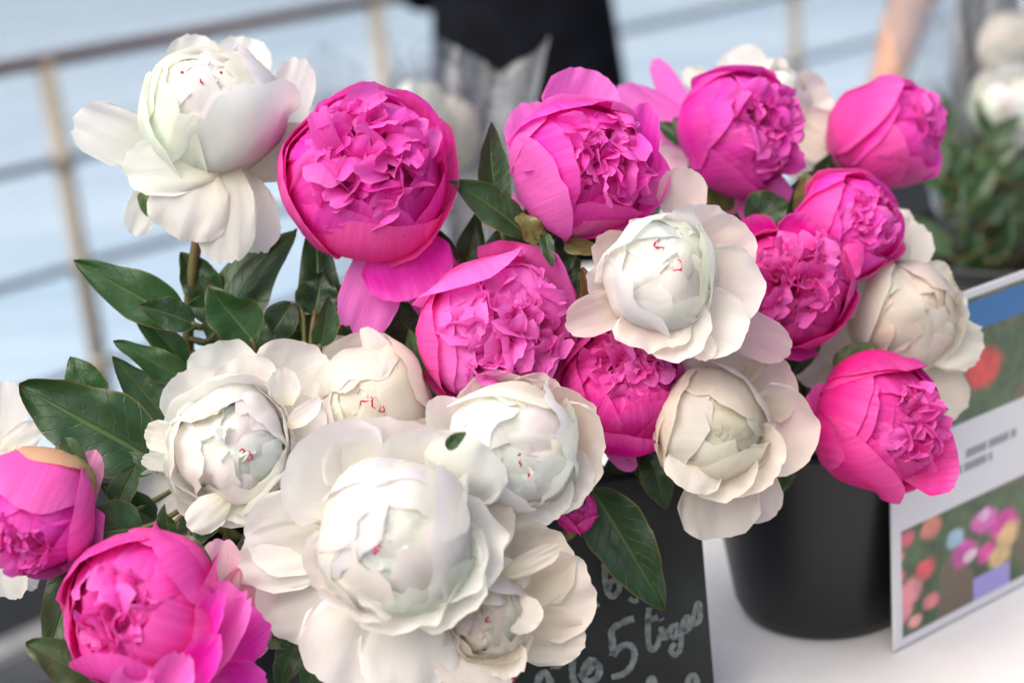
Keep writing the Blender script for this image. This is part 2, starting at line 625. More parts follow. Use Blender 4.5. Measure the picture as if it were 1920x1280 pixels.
def free_petal(B, T, nrm, W, bend=0.4, cup=0.2, seed=0.0, wave=0.05, rag=0.03, notch=0.0, nu=13, nv=13, low=0.45,
               basew=0.3, n=2.3, curl=0.0, name='petal', peak=0.6):
    """free petal from base B to tip T facing nrm; verts relative to B"""
    ch = T - B
    ln = ch.length
    x = ch / ln
    nrm = (nrm - x * nrm.dot(x)).normalized()
    side = x.cross(nrm)
    bb = bend if abs(bend) > 1e-3 else 1e-3
    rad = ln / (2 * math.sin(bb / 2))
    pts, uvs = [], []
    hw = W / 2
    for j in range(nv):
        v = j / (nv - 1)
        for i in range(nu):
            u = -1 + 2 * i / (nu - 1)
            L = outline_len(u, n, low)
            L += rag * (nz(u * 4 + seed, 3.1) + 0.7 * nz(u * 11 + seed, 7.7)) - notch * math.exp(-((u - 0.15) / 0.14) ** 2)
            t = v * L
            a = bb * (t - 0.5)
            px_ = ln / 2 + rad * math.sin(a)
            py_ = rad * (math.cos(a) - math.cos(bb / 2))
            ln_n = nrm * math.cos(a) + x * math.sin(a)
            w = hw * (basew + (1 - basew) * math.sin(math.pi / 2 * min(1, t / peak)))
            p = x * px_ + nrm * py_ + side * (u * w) * (1 - 0.12 * abs(cup) * u * u)
            e = max(abs(u), v) ** 2
            off = cup * w * u * u + curl * ln * smooth(v, 0.6, 1) ** 2
            off += wave * W * e * (nz(u * 1.9 + seed, v * 2.2, seed * .71) * 1.3 + 0.6 * nz(u * 4.5 + seed, v * 4.2, 5.5))
            off += 0.03 * W * nz(u * 2.1 + seed, v * 1.4, 8.8) + W * v * v * (0.03 * nz(u * 3.5 + seed, 1.7) + 0.014 * nz(u * 9 + seed, 6.4))
            p = p + ln_n * off
            pts.append(p)
            uvs.append((u * .5 + .5, v))
    return grid_mesh(name, pts, nu, nv, uvs)


def leaf_mesh(B, T, nrm, W, bend=0.4, fold=0.35, seed=0.0, wave=0.13, nu=11, nv=22, blunt=0.0, sidebend=0.0):
    ch = T - B
    ln = ch.length
    x = ch / ln
    nrm = (nrm - x * nrm.dot(x)).normalized()
    side = x.cross(nrm)
    bb = bend if abs(bend) > 1e-3 else 1e-3
    rad = ln / (2 * math.sin(bb / 2))
    pts, uvs = [], []
    for j in range(nv):
        t = j / (nv - 1)
        a = bb * (t - 0.5)
        c = x * (ln / 2 + rad * math.sin(a)) + nrm * (rad * (math.cos(a) - math.cos(bb / 2)))
        c = c + side * ((sidebend + .07 * nz(seed, 9.9)) * ln * math.sin(math.pi * t))
        nn = nrm * math.cos(a) + x * math.sin(a)
        w = W / 2 * (0.04 + 0.96 * math.sin(math.pi * min(1, t ** (0.72 - 0.1 * blunt))) ** (0.85 - 0.3 * blunt))
        if j == nv - 1: w = W * 0.006
        tw = 0.9 * nz(seed * 1.7, 3.3) * t + 0.35 * nz(t * 2.5 + seed, 5.2)
        sd2 = side * math.cos(tw) + nn * math.sin(tw)
        nn = nn * math.cos(tw) - side * math.sin(tw)
        for i in range(nu):
            u = -1 + 2 * i / (nu - 1)
            ww = w * (1 + 0.12 * nz(t * 5 + seed, 1.3 if u > 0 else 6.1) + 0.03 * nz(t * 17 + seed, 4.3 if u > 0 else 8.1))
            off = fold * ww * abs(u) + wave * W * abs(u) ** 1.5 * nz(t * 3.2 + seed, u * 0.9, 2.2) * 1.6
            off += 0.03 * W * nz(t * 6 + seed, u * 2.5, 1.1)
            pts.append(c + sd2 * (u * ww) + nn * off)
            uvs.append((u * .5 + .5, t))
    return grid_mesh('leaf', pts, nu, nv, uvs)


# crumpled small petals shared by the double centres
RUFFLE = []
for k in range(14):
    rr = random.Random(100 + k)
    RUFFLE.append(free_petal(Vector((0, 0, 0)), Vector((0.12 * rr.uniform(-1, 1), 0.25 * rr.uniform(-1, 1), 1)), Vector((1, 0, 0)),
                             rr.uniform(0.60, 1.0), rr.uniform(0.7, 2.0), rr.uniform(-0.9, 1.1), 11.3 * k + 1, wave=0.14, rag=0.06,
                             notch=rr.choice((0, 0.12, 0.22)), nu=10, nv=10, low=0.55, basew=0.3, name='ruffle_petal'))
for me in RUFFLE:
    me.materials.append(M_PINK)
RUFFLE_W = []
for k in range(8):
    me = RUFFLE[k].copy()
    me.materials.clear()
    me.materials.append(M_WHITE)
    RUFFLE_W.append(me)

PINK = (0.90, 0.026, 0.55, 1)
HOT = (0.80, 0.004, 0.36, 1)
DEEP = (0.74, 0.003, 0.31, 1)
ROSE = (0.92, 0.075, 0.44, 1)
LIGHTPINK = (0.92, 0.20, 0.68, 1)
PALE = (0.86, 0.62, 0.66, 1)
WHITE = (0.93, 0.925, 0.885, 1)
CREAM = (0.84, 0.79, 0.70, 1)
BLUSH = (0.87, 0.80, 0.74, 1)


def jit(c, r, a=0.05):
    return tuple(max(0, min(1, x * (1 + r.uniform(-a, a)))) for x in c[:3]) + (1,)


FLOWERS = {}
POT_XY = P(690, 1180, 0.90)
POT_XY = Vector((POT_XY.x, POT_XY.y, 0))
POT_R, POT_H = 0.085, 0.13
POT2 = P(1572, 1198, 0.955)
POT2 = Vector((POT2.x + 0.001, POT2.y + 0.046, 0))
POT2_H = 0.15
POT3 = P(1905, 500, 1.36)
POT3 = Vector((POT3.x, POT3.y, 0))
POT3_H = 0.115
POT4 = P(800, 560, 1.34)
POT4 = Vector((POT4.x, POT4.y, 0))
POT4_H = 0.10
POTS = {1: (POT_XY, POT_H), 2: (POT2, POT2_H), 3: (POT3, POT3_H), 4: (POT4, POT4_H)}


def bez(p0, p1, p2, p3, n):
    out = []
    for i in range(n):
        t = i / (n - 1)
        s = 1 - t
        out.append(p0 * s ** 3 + p1 * (3 * s * s * t) + p2 * (3 * s * t * t) + p3 * t ** 3)
    return out


def flower(key, label, px, py, d, rpx, axis, kind, sq=0.95, pot=1, stem=None, seed=None, group=None,
           tint=None, outer=None, opening=0.8, skew=0.0, skew_phi=0.0, nruf=90, guards=(), ring=None, flecks=(), globe=True, layers=None, ragged=1.0):
    s0 = seed if seed is not None else (sum(map(ord, key)) * 7 % 997)
    r = random.Random(s0)
    C = P(px, py, d)
    rad = rpx * d / K
    A = cdir(*axis)
    Xa = (R - A * R.dot(A)).normalized()
    Ya = A.cross(Xa)
    mtx = Matrix(((Xa.x, Ya.x, A.x, C.x), (Xa.y, Ya.y, A.y, C.y), (Xa.z, Ya.z, A.z, C.z), (0, 0, 0, 1)))
    # stem
    base = C - A * (rad * sq * 0.93)
    pxy, prim = POTS[pot]
    j = Vector((r.uniform(-.04, .04), r.uniform(-.04, .04), 0))
    foot = pxy + j + Vector((0, 0, TABLE_Z + 0.012))
    rimp = pxy + j * 1.3 + Vector((0, 0, TABLE_Z + prim + 0.02))
    if stem:
        wp = [base] + [P(*q_) for q_ in stem] + [rimp, foot]
        path = []
        for a_, b_ in zip(wp[:-1], wp[1:]):
            path += [a_.lerp(b_, k / 5) for k in range(5)]
        path.append(wp[-1])
        for _ in range(6):
            path = [path[0]] + [(path[i - 1] + path[i] * 2 + path[i + 1]) / 4 for i in range(1, len(path) - 1)] + [path[-1]]
    else:
        dn = min(0.08, (base - rimp).length * 0.4)
        path = bez(base, base - A * dn * 0.6 + Vector((0, 0, -dn * 0.7)), rimp + Vector((0, 0, 0.05)) + (base - rimp) * 0.15, rimp, 14)
        path += [rimp.lerp(foot, k / 4) for k in range(1, 5)]
    root = thing('peony', label, 'peony', foot, group)
    new_obj('stem', tube_mesh('stem', path, [0.0032 if i else 0.0048 for i in range(len(path))], 8), M_STEM, root)
    FLOWERS[key] = dict(root=root, path=path, C=C, d=d, rad=rad, A=A, mtx=mtx, seed=s0)
    pink = kind == 'pink'
    mat = M_PINK if pink else M_WHITE
    tint = tint or (PINK if pink else WHITE)
    outer = outer or tint

    def gp(name, color, *a, **k):
        me = globe_petal(*a, fs=s0 * .37, **k)
        new_obj(name, me, mat, root, mtx, jit(color, r))

    D = math.radians
    if globe and pink:
        o = math.degrees(opening)
        lay = layers or ((5, 1.0, o + 26, 0.95), (5, 0.955, o + 12, 0.9), (5, 0.905, o + 2, 0.78), (6, 0.84, o - 8, 0.62))
        for li, (n, rr_, tip, hw) in enumerate(lay):
            ph0 = r.uniform(0, 6.28)
            for k in range(n):
                ph = ph0 + 2 * math.pi * k / n + r.uniform(-.22, .22)
                tp = tip + r.uniform(-11, 9) + math.degrees(skew) * math.cos(ph - skew_phi)
                gp('petal', outer if li == 0 else (tint if li < 3 else tint), ph, D(172), D(max(-25, tp)), hw * r.uniform(.88, 1.12), rad * rr_ * r.uniform(.995, 1.01), sq,
                   r.uniform(0, 99), tilt=0.045 if li < 2 else 0.06, tipcurl=(r.uniform(-.04, .05) if r.random() < .68 else r.uniform(.09, .2)) if li < 2 else r.uniform(-.10, .02),
                   wave=0.02 if li < 2 else 0.045, rag=0.02 if li < 2 else 0.05, notch=r.choice((0, 0, 0.06)), low=0.5, lat=r.uniform(-.15, .15))
        # middle petals leaning over the crumpled centre
        for k in range(9):
            ph = k * 0.7 + r.uniform(-.3, .3)
            gp('inner_petal', lerp(Vector(tint[:3]), Vector(LIGHTPINK[:3]), r.uniform(.1, .7)), ph, D(110), D(max(6, o * r.uniform(.35, .95) + math.degrees(skew) * math.cos(ph - skew_phi))), r.uniform(.28, .42), rad * r.uniform(.8, .9), sq,
               r.uniform(0, 99), tilt=r.uniform(-.12, .12), tipcurl=r.uniform(-.14, .05), wave=.10, rag=.09, notch=r.choice((0, .1, .2)), lat=r.uniform(-.5, .5))
        # crumpled centre
        sk = Vector((math.cos(skew_phi), math.sin(skew_phi), 0)) * math.sin(skew) * 0.6
        om = opening * 1.1
        nruf = int(nruf * .68)
        for k in range(nruf):
            ct = 1 - (1 - math.cos(om)) * ((k + 0.5) / nruf)
            th = math.acos(ct)
            ph = k * 2.39996 + r.uniform(-.3, .3)
            dr = (Vector((math.sin(th) * math.cos(ph), math.sin(th) * math.sin(ph), math.cos(th))) + sk * 0.5).normalized()
            sz = rad * r.choice((r.uniform(.28, .42), r.uniform(.44, .68)))
            top = rad * r.uniform(0.76, 0.93) * (1 - 0.10 * (1 - th / om))
            tg = dr.cross(Vector((r.uniform(-1, 1), r.uniform(-1, 1), r.uniform(-1, 1)))).normalized()
            ax = (dr + tg * r.uniform(.1, 1.0)).normalized()
            pos = Vector((dr.x, dr.y, dr.z * sq)) * top - ax * sz * 0.7
            qn = ax.to_track_quat('Z', 'Y')
            ml = Matrix.Translation(pos) @ qn.to_matrix().to_4x4() @ Matrix.Rotation(r.uniform(0, 6.28), 4, 'Z') @ Matrix.Scale(sz, 4)
            me = RUFFLE[r.randrange(len(RUFFLE))]
            cc = lerp(Vector(tint[:3]), Vector(LIGHTPINK[:3]), r.uniform(0.1, 0.9))
            new_obj('ruffle_petal', me, None, root, mtx @ ml, (*cc, 1))
    elif globe:
        lay = layers or ((4, 1.0, 44, 1.1), (5, .965, 31, .95), (4, .93, 18, .9), (3, .895, 5, .9), (3, .855, -9, .9), (3, .8, -28, 1.0))
        for li, (n, rr_, tip, hw) in enumerate(lay):
            ph0 = r.uniform(0, 6.28)
            for k in range(n):
                ph = ph0 + 2 * math.pi * k / n + r.uniform(-.25, .25)
                tp = tip + r.uniform(-13, 12) + math.degrees(skew) * math.cos(ph - skew_phi)
                gp('petal', outer if li == 0 else tint, ph, D(170), D(tp), hw * r.uniform(.85, 1.15), rad * rr_ * r.uniform(.995, 1.01), sq,
                   r.uniform(0, 99), tilt=0.05, tipcurl=(r.uniform(-.02, .05) if r.random() < .72 else r.uniform(.09, .2)) if li < 2 else r.uniform(-.02, .04) if li < 3 else r.uniform(-.06, .06), wave=0.06 + 0.015 * li, rag=(0.03 + 0.010 * li) * ragged,
                   notch=r.choice((0, 0, 0.06, 0.1)), lat=r.uniform(-.3, .3))
        for k in range(4):
            th, ph = r.uniform(0.02, 0.4), r.uniform(0, 6.28)
            dr = Vector((math.sin(th) * math.cos(ph), math.sin(th) * math.sin(ph), math.cos(th)))
            sz = rad * r.uniform(0.22, 0.36)
            pos = Vector((dr.x, dr.y, dr.z * sq)) * rad * r.uniform(.78, .86) - dr * sz * 0.75
            ax = (dr + Vector((r.uniform(-1, 1), r.uniform(-1, 1), 0)) * 0.5).normalized()
            ml = Matrix.Translation(pos) @ ax.to_track_quat('Z', 'Y').to_matrix().to_4x4() @ Matrix.Rotation(r.uniform(0, 6.28), 4, 'Z') @ Matrix.Scale(sz, 4)
            new_obj('ruffle_petal', RUFFLE_W[r.randrange(len(RUFFLE_W))], None, root, mtx @ ml, jit(tint, r))
    # ring of opened petals: (n, angle_from_axis, length factor, width factor, bend, cup, phi0, span)
    for (n, al, lf, wf, bend, cup, ph0, span) in (ring or ()):
        for k in range(n):
            ph = D(ph0 + span * (k + 0.5) / n + r.uniform(-9, 9))
            a2 = D(al + r.uniform(-6, 6))
            Bl = Vector((0.1 * math.cos(ph), 0.1 * math.sin(ph), -0.93 * sq)) * rad
            dd = Vector((math.sin(a2) * math.cos(ph), math.sin(a2) * math.sin(ph), math.cos(a2)))
            Tl = Bl + dd * (rad * lf * r.uniform(.92, 1.08))
            nl = Vector((-math.cos(ph) * math.cos(a2), -math.sin(ph) * math.cos(a2), math.sin(a2)))
            me = free_petal(Bl, Tl, nl, rad * wf * r.uniform(.9, 1.1), bend * r.uniform(.8, 1.2), cup * r.uniform(.8, 1.2), r.uniform(0, 99),
                            wave=0.07, rag=0.035, notch=r.choice((0, 0, .07)))
            new_obj('petal', me, mat, root, mtx @ Matrix.Translation(Bl), jit(outer, r))
    for g in guards:
        bx, by, tx, ty, w, bend, cup, db, dt = g[:9]
        ex = g[9] if len(g) > 9 else {}
        Bw, Tw = P(bx, by, d + db * .01), P(tx, ty, d + dt * .01)
        nr = cdir(*ex.get('n', (0, 0, 1)))
        me = free_petal(Bw, Tw, nr, w * d / K, bend, cup, r.uniform(0, 99), wave=ex.get('wave', 0.06), rag=ex.get('rag', 0.035),
                        notch=ex.get('notch', 0), low=ex.get('low', .45), basew=ex.get('basew', .3), curl=ex.get('curl', 0), nu=19, nv=17, peak=ex.get('peak', .6))
        new_obj('petal', me, mat, root, Matrix.Translation(Bw), jit(ex.get('c', outer), r, .02))
    for (fx, fy, sz) in flecks:
        # thin crinkled crimson petal margins
        for q_ in range(2 if len(flecks) < 2 else 1):
            pts = []
            a0 = r.uniform(0, 6.28)
            xx, yy = fx + r.uniform(-.5, .5) * sz, fy + r.uniform(-.5, .5) * sz
            for st in range(12):
                a0 += r.uniform(-1.1, 1.1)
                xx += math.cos(a0) * sz * .11
                yy += math.sin(a0) * sz * .11
                # on the globe surface facing the camera
                rv = ray(xx, yy).normalized()
                oc = CAM - C
                bq = oc.dot(rv)
                rs = rad * 0.93
                disc = max(0, bq * bq - (oc.dot(oc) - rs * rs))
                pts.append(CAM + rv * (-bq - math.sqrt(disc)))
            ctr = pts[0].copy()
            me = tube_mesh('red_margin', [p_ - ctr for p_ in pts], [.0002 + .0003 * math.sin(math.pi * i_ / 11) * (1 + .6 * math.sin(i_ * 2.1)) for i_ in range(12)], 5)
            new_obj('red_margin', me, M_FLECK, root, Matrix.Translation(ctr))
    return root


def leaf(key, bx, by, tx, ty, w, dz=0.0, dzt=None, bend=0.3, fold=0.3, n=(0, 0, 1), c=(0.022, 0.062, 0.018, 1), name='leaf', petiole=True, blunt=0.0, sb=0.0):
    f = FLOWERS[key]
    r = random.Random(int(bx * 13 + by * 7 + tx))
    d = f['d']
    dzt = dz if dzt is None else dzt
    B, T = P(bx, by, d + dz * .01), P(tx, ty, d + dzt * .01)
    me = leaf_mesh(B, T, cdir(*n), w * d / K, bend, fold, r.uniform(0, 99), blunt=blunt, sidebend=sb)
    lf_ = new_obj(name, me, M_LEAF, f['root'], Matrix.Translation(B), jit(c, r, .12))
    if petiole:
        q_ = min(f['path'], key=lambda p: (p - B).length)
        if (q_ - B).length > 0.004:
            x = (T - B).normalized()
            path = bez(B + x * 0.002, B - x * min(.02, (q_ - B).length * .4), q_.lerp(B, .3), q_, 7)
            new_obj('petiole', tube_mesh('petiole', path, 0.0014, 6), M_STEM, lf_)



# ------------------------------------------------------------------ the peonies (photo pixels give where each head stands, d its distance)
GP, GW = 'pink peonies of the bunch', 'white peonies of the bunch'
flower('F1', ragged=2.6, label='open white peony alone on a bare brown stem in front of the railing', px=398, py=215, d=0.815, rpx=132, axis=(0.05, 0.62, 0.72), kind='white', sq=0.92, group=GW,
       stem=[(366, 455, .845), (352, 590, .85), (352, 700, .85), (430, 900, .87)],
       flecks=[(345, 142, 9), (378, 154, 11), (415, 142, 10)],
       guards=[(300, 290, 140, 222, 122, .3, .22, 2, 1.5), (350, 200, 372, 66, 125, -.3, .3, 4, 4.5), (430, 210, 468, 70, 135, -.3, .3, 4, 4.5),
               (500, 300, 566, 112, 108, -.3, .3, 2.5, 3), (470, 335, 590, 250, 110, -.3, .4, 1, 2.5, {'c': BLUSH, 'rag': .08}),
               (410, 312, 232, 318, 115, .9, .1, -1.5, -2, {'rag': .08}), (300, 330, 250, 440, 72, .5, .2, 2.5, 3),
               (390, 315, 330, 446, 170, 1.0, -.15, -1.5, -2), (430, 310, 420, 492, 128, .9, -.2, -1, -1.5, {'rag': .07}), (450, 320, 490, 472, 112, .8, -.1, .3, .5, {'rag': .06})])
flower('F2', 'bright pink peony with a wide crumpled centre and petals drooping beneath it', 683, 325, 0.81, 160, (0.12, 0.34, 0.93), 'pink', sq=0.86, group=GP,
       opening=.84, nruf=100, tint=PINK, outer=ROSE, skew=.15, skew_phi=1.1,
       guards=[(735, 430, 672, 624, 118, .4, -.1, 1.5, 1, {'c': LIGHTPINK, 'rag': .1, 'low': .7}), (740, 430, 785, 556, 190, .9, -.2, .5, 0, {'c': PINK}),
               (780, 430, 850, 565, 100, .4, -.2, 1.5, 2.5, {'c': LIGHTPINK}), (770, 440, 800, 592, 66, .3, 0, 2.5, 3, {'c': LIGHTPINK}),
               (610, 270, 640, 186, 86, -.3, .5, .5, .5, {'c': PINK, 'rag': .08}), (795, 320, 822, 238, 78, -.3, .5, 1, 1, {'c': PINK})])
flower('F3', 'tall cupped pink peony with a brown sepal below and one upright back petal', 1097, 312, 0.81, 132, (0.36, 0.12, 0.92), 'pink', sq=1.1, group=GP,
       opening=.62, nruf=70, tint=PINK, outer=LIGHTPINK, skew=.25, skew_phi=0,
       guards=[(1060, 270, 1115, 134, 172, -.5, .5, 2.5, 2, {'c': LIGHTPINK}), (1030, 350, 985, 195, 130, -.4, .5, 1.5, 1.5, {'c': LIGHTPINK}),
               (1180, 400, 1208, 196, 90, -.5, .5, 1, 1, {'c': PINK}), (1190, 372, 1258, 352, 54, .2, .2, 0, .5, {'c': LIGHTPINK})])
flower('F4', 'pink peony whose large frilled centre spills out between two white ones', 933, 622, 0.805, 148, (0.22, 0.0, 0.97), 'pink', sq=.9, group=GP,
       opening=.9, nruf=120, tint=LIGHTPINK, outer=ROSE, skew=.28, skew_phi=-.5)
flower('F5', 'hot pink cupped peony tucked beneath the white flower with one red streak', 1172, 728, 0.815, 121, (0.0, 0.5, 0.86), 'pink', sq=.95, group=GP,
       opening=.58, nruf=60, tint=HOT, outer=HOT, guards=[(1130, 820, 1190, 880, 46, .3, .2, 1, .5, {'c': LIGHTPINK})])
flower('F6', 'creamy white peony with a crimson streak at its heart above the cupped hot pink one', 1238, 515, 0.78, 108, (0.06, 0.2, 0.97), 'white', group=GW,
       flecks=[(1265, 478, 34)],
       guards=[(1270, 420, 1285, 315, 110, -.3, .4, 3.5, 3, {'c': BLUSH}), (1300, 470, 1340, 385, 150, -.7, .5, 2.5, 1.5), (1300, 500, 1408, 430, 150, -.7, .45, 2, .5, {'c': BLUSH}),
               (1290, 540, 1432, 540, 185, -.8, .4, 1.5, -.5), (1270, 580, 1395, 635, 150, -.7, .4, .5, -1.5), (1240, 590, 1310, 660, 150, -.8, .4, 0, -2),
               (1220, 590, 1225, 655, 160, -.7, .3, 0, -2, {'c': BLUSH}), (1180, 560, 1062, 612, 88, .3, .3, 1, -.5, {'c': BLUSH}),
               (1180, 540, 1100, 520, 100, -.7, .5, 1.5, 0), (1190, 500, 1118, 450, 95, -.5, .4, 2, 1, {'c': BLUSH}),
               (1270, 600, 1335, 672, 60, .3, .2, 0, -1.5, {'c': BLUSH}), (1330, 590, 1480, 660, 96, .4, .2, 2.5, 2.5, {'c': PALE})])
flower('F7', 'cream peony with broad rounded petals hanging over the black bucket', 1335, 800, 0.80, 112, (0.04, -0.05, 1), 'white', pot=2, tint=CREAM, outer=CREAM, group=GW, sq=.95, layers=((3, 1.0, 50, 1.2), (3, .95, 36, 1.1), (3, .9, 20, 1.1), (3, .85, 2, 1.0), (3, .8, -25, 1.0)),
       flecks=[(1345, 745, 8)],
       guards=[(1370, 740, 1345, 640, 190, -.7, .4, 2.5, 1.5), (1400, 740, 1490, 700, 160, -.7, .5, 2.5, 1), (1390, 800, 1532, 810, 200, -.8, .45, 2, -.3, {'c': BLUSH}),
               (1360, 830, 1455, 900, 170, -.6, .4, .5, -1.5), (1330, 850, 1390, 925, 150, -.7, .4, 0, -2), (1310, 840, 1290, 920, 120, .6, -.2, -.5, -2.5, {'notch': .0}),
               (1300, 830, 1240, 870, 130, .5, -.1, .5, -.5), (1290, 780, 1225, 830, 130, .4, .1, 1.5, 1), (1330, 880, 1360, 1008, 170, .4, .2, 1, .5, {'c': BLUSH}),
               (1380, 860, 1440, 975, 110, .4, .1, 1.5, 1, {'c': BLUSH}), (1320, 700, 1290, 660, 130, -.4, .3, 2, 1.5)])
flower('F8', 'deep magenta peony opening wide with dark frilly centre behind the white ones', 1487, 533, 0.85, 116, (-0.12, 0.15, 0.98), 'pink', pot=2, group=GP,
       opening=.85, nruf=90, tint=DEEP, outer=HOT, guards=[(1480, 470, 1530, 415, 110, .5, .1, -.5, -1.5, {'c': HOT}), (1430, 480, 1405, 405, 90, -.4, .4, 1, .5, {'c': HOT})])
flower('F9', 'round rose pink peony bud turned aside above the deep magenta flower', 1588, 424, 0.87, 97, (0.5, 0.12, 0.85), 'pink', pot=2, group=GP, sq=1.02,
       opening=.6, nruf=60, tint=PINK, outer=ROSE, guards=[(1560, 480, 1610, 510, 110, .8, -.2, -3, -3, {'c': ROSE})])
flower('F10', 'mauve pink peony turned sideways with green sepals and lower petals curling', 1393, 250, 0.90, 116, (0.62, 0.12, 0.76), 'pink', pot=2, group=GP, sq=1.05,
       opening=.85, nruf=90, tint=(0.80, 0.035, 0.52, 1), outer=(0.82, 0.03, 0.48, 1),
       guards=[(1340, 290, 1158, 165, 88, -.4, .4, 3, 3, {'c': LIGHTPINK}), (1320, 280, 1225, 112, 60, -.3, .4, 4, 4.5, {'c': LIGHTPINK}), (1400, 340, 1455, 405, 120, .5, .2, .5, .5, {'c': LIGHTPINK}),
               (1310, 300, 1225, 290, 70, .2, .3, 4, 5, {'c': PALE}), (1440, 190, 1438, 130, 40, .5, .2, 0, 0, {'c': HOT}), (1370, 330, 1350, 400, 90, .4, .2, 2, 2, {'c': (0.80, 0.3, 0.42, 1)})])
flower('F11', 'pink peony bud leaning away in front of the bare forearm', 1660, 252, 0.95, 100, (0.66, 0.3, 0.55), 'pink', pot=2, group=GP, sq=1.12,
       opening=.5, nruf=45, tint=PINK, outer=(0.88, 0.075, 0.44, 1), guards=[(1690, 300, 1765, 290, 100, -.5, .4, 0, 0, {'c': PINK})])
flower('F13', 'loose white peony half hidden behind the mauve pink one', 1440, 190, 0.985, 75, (0.3, 0.4, 0.8), 'white', pot=2, group=GW, outer=BLUSH,
       guards=[(1420, 180, 1370, 94, 110, -.3, .3, 1, 1, {'c': WHITE}), (1440, 170, 1465, 108, 46, -.3, .4, 0, 0), (1450, 220, 1555, 170, 130, -.4, .4, 0, 0), (1460, 230, 1610, 285, 110, .4, .2, -1, -1),
               (1460, 240, 1540, 318, 120, .5, .2, -1, -1), (1350, 190, 1285, 130, 50, -.3, .4, 1, 2)])
flower('F14', 'full white peony with ragged outer petals beside the printed card', 1690, 590, 0.885, 105, (0.35, 0.1, 0.9), 'white', pot=2, group=GW, tint=CREAM, outer=(0.84, .82, .74, 1),
       guards=[(1660, 520, 1718, 415, 125, -.4, .4, 1, 1), (1700, 540, 1785, 515, 80, .3, .3, 0, 0), (1650, 560, 1600, 520, 140, .6, 0, -1, -1.5), (1720, 600, 1810, 560, 110, -.5, .4, 0, -.5),
               (1720, 640, 1842, 650, 110, .4, .2, -.5, -.5, {'rag': .09}), (1720, 670, 1785, 785, 130, .4, .1, .5, .5), (1640, 600, 1540, 660, 130, .5, .1, -.5, -.5, {'c': BLUSH}),
               (1600, 640, 1490, 700, 110, .3, .1, .5, 0, {'c': BLUSH}), (1680, 450, 1690, 390, 60, .2, .2, 1.5, 1.5), (1740, 640, 1780, 720, 120, .4, .2, .5, .5), (1680, 520, 1640, 470, 120, .4, .2, .5, 0)])
flower('F15', 'magenta pink peony hanging out sideways over the white printed card', 1650, 792, 0.84, 128, (0.48, -0.05, 0.88), 'pink', pot=2, group=GP, sq=1.0,
       opening=.6, nruf=60, tint=(0.78, 0.010, 0.34, 1), outer=(0.84, 0.02, 0.31, 1), skew=.25, skew_phi=.5,
       guards=[(1680, 870, 1797, 850, 150, -.5, .3, -1.5, -1.5, {'c': (0.82, .04, .30, 1)}), (1570, 860, 1535, 720, 90, -.4, .3, 1, 1, {'c': ROSE}), (1600, 880, 1535, 800, 80, .3, .2, 1.5, 1, {'c': (0.80, .25, .33, 1)})])
flower('F16', 'rose shaped white peony with a red spot and broad outer petals', 437, 840, 0.768, 120, (0.08, 0.12, 0.99), 'white', group=GW,
       layers=((5, 1.0, 66, .95), (5, .93, 54, .85), (5, .86, 44, .75), (5, .78, 34, .66), (4, .71, 18, .7), (3, .67, -5, .8), (3, .63, -25, .9)), flecks=[(457, 845, 24), (452, 842, 18)],
       guards=[(400, 790, 335, 700, 150, -.5, .4, 3, 2.5), (430, 770, 420, 638, 170, -.5, .35, 3.5, 3), (480, 770, 445, 670, 150, -.5, .4, 2.5, 2), (520, 780, 570, 640, 180, -.5, .3, 3.5, 3),
               (540, 800, 645, 690, 120, -.4, .3, 3, 3), (500, 790, 510, 730, 140, -.7, .4, 1.5, 1), (520, 820, 600, 760, 130, -.6, .4, 1.5, 1), (540, 800, 600, 752, 40, .2, .3, 0, -1),
               (360, 830, 272, 810, 70, .3, .3, 1.5, 1.5), (350, 870, 265, 862, 40, .3, .2, 1.5, 1), (380, 890, 242, 975, 140, .3, .2, 2, 1.5), (380, 880, 300, 800, 130, -.5, .4, 2, 1.5),
               (430, 930, 355, 990, 72, .5, -.2, -1, -2), (400, 920, 330, 900, 130, -.6, .5, .5, -.5), (480, 920, 450, 985, 140, -.6, .4, 0, -1.2), (540, 760, 530, 690, 70, -.3, .6, .5, 0, {'rag': .12})])
flower('F17', 'closed white peony with wiry red threads between the bright pink and rose shaped ones', 703, 748, 0.80, 106, (0.0, 0.02, 1), 'white', group=GW, tint=(0.86, .82, .75, 1), outer=(0.86, .83, .77, 1),
       layers=((4, 1.0, 30, 1.1), (4, .95, 22, .95), (4, .9, 10, .8), (3, .86, -8, .8), (3, .8, -25, .9)), flecks=[(700, 752, 20), (712, 768, 26), (690, 765, 24)],
       guards=[(690, 700, 690, 622, 190, -.6, .5, 2, 1.2), (660, 710, 600, 640, 110, -.5, .4, 2.5, 2), (690, 690, 740, 655, 150, .6, -.3, -1, -1)])
flower('F18', 'white peony with a wide half open cup and a rusty fleck at its heart', 962, 838, 0.76, 122, (0.08, 0.0, 0.99), 'white', group=GW,
       flecks=[(972, 850, 9), (976, 868, 15), (985, 886, 9)],
       guards=[(940, 760, 925, 700, 210, -.7, .4, 2.5, 1.5, {'c': (0.87, .84, .79, 1)}), (1000, 770, 1040, 712, 150, -.6, .45, 2.5, 1.5, {'c': BLUSH}), (1040, 800, 1115, 775, 170, -.8, .45, 2.5, .5, {'c': BLUSH}),
               (1030, 840, 1136, 850, 210, -.8, .4, 2, -.2, {'c': (0.86, .8, .74, 1)}), (1020, 880, 1105, 925, 150, -.7, .4, 1.5, -.2), (990, 910, 1040, 978, 170, -.7, .4, 1, -.5), (950, 910, 965, 970, 160, -.6, .4, 1, 0),
               (870, 830, 815, 745, 100, -.6, .6, 1.5, 0), (880, 860, 805, 830, 110, -.5, .5, 2, 1)])
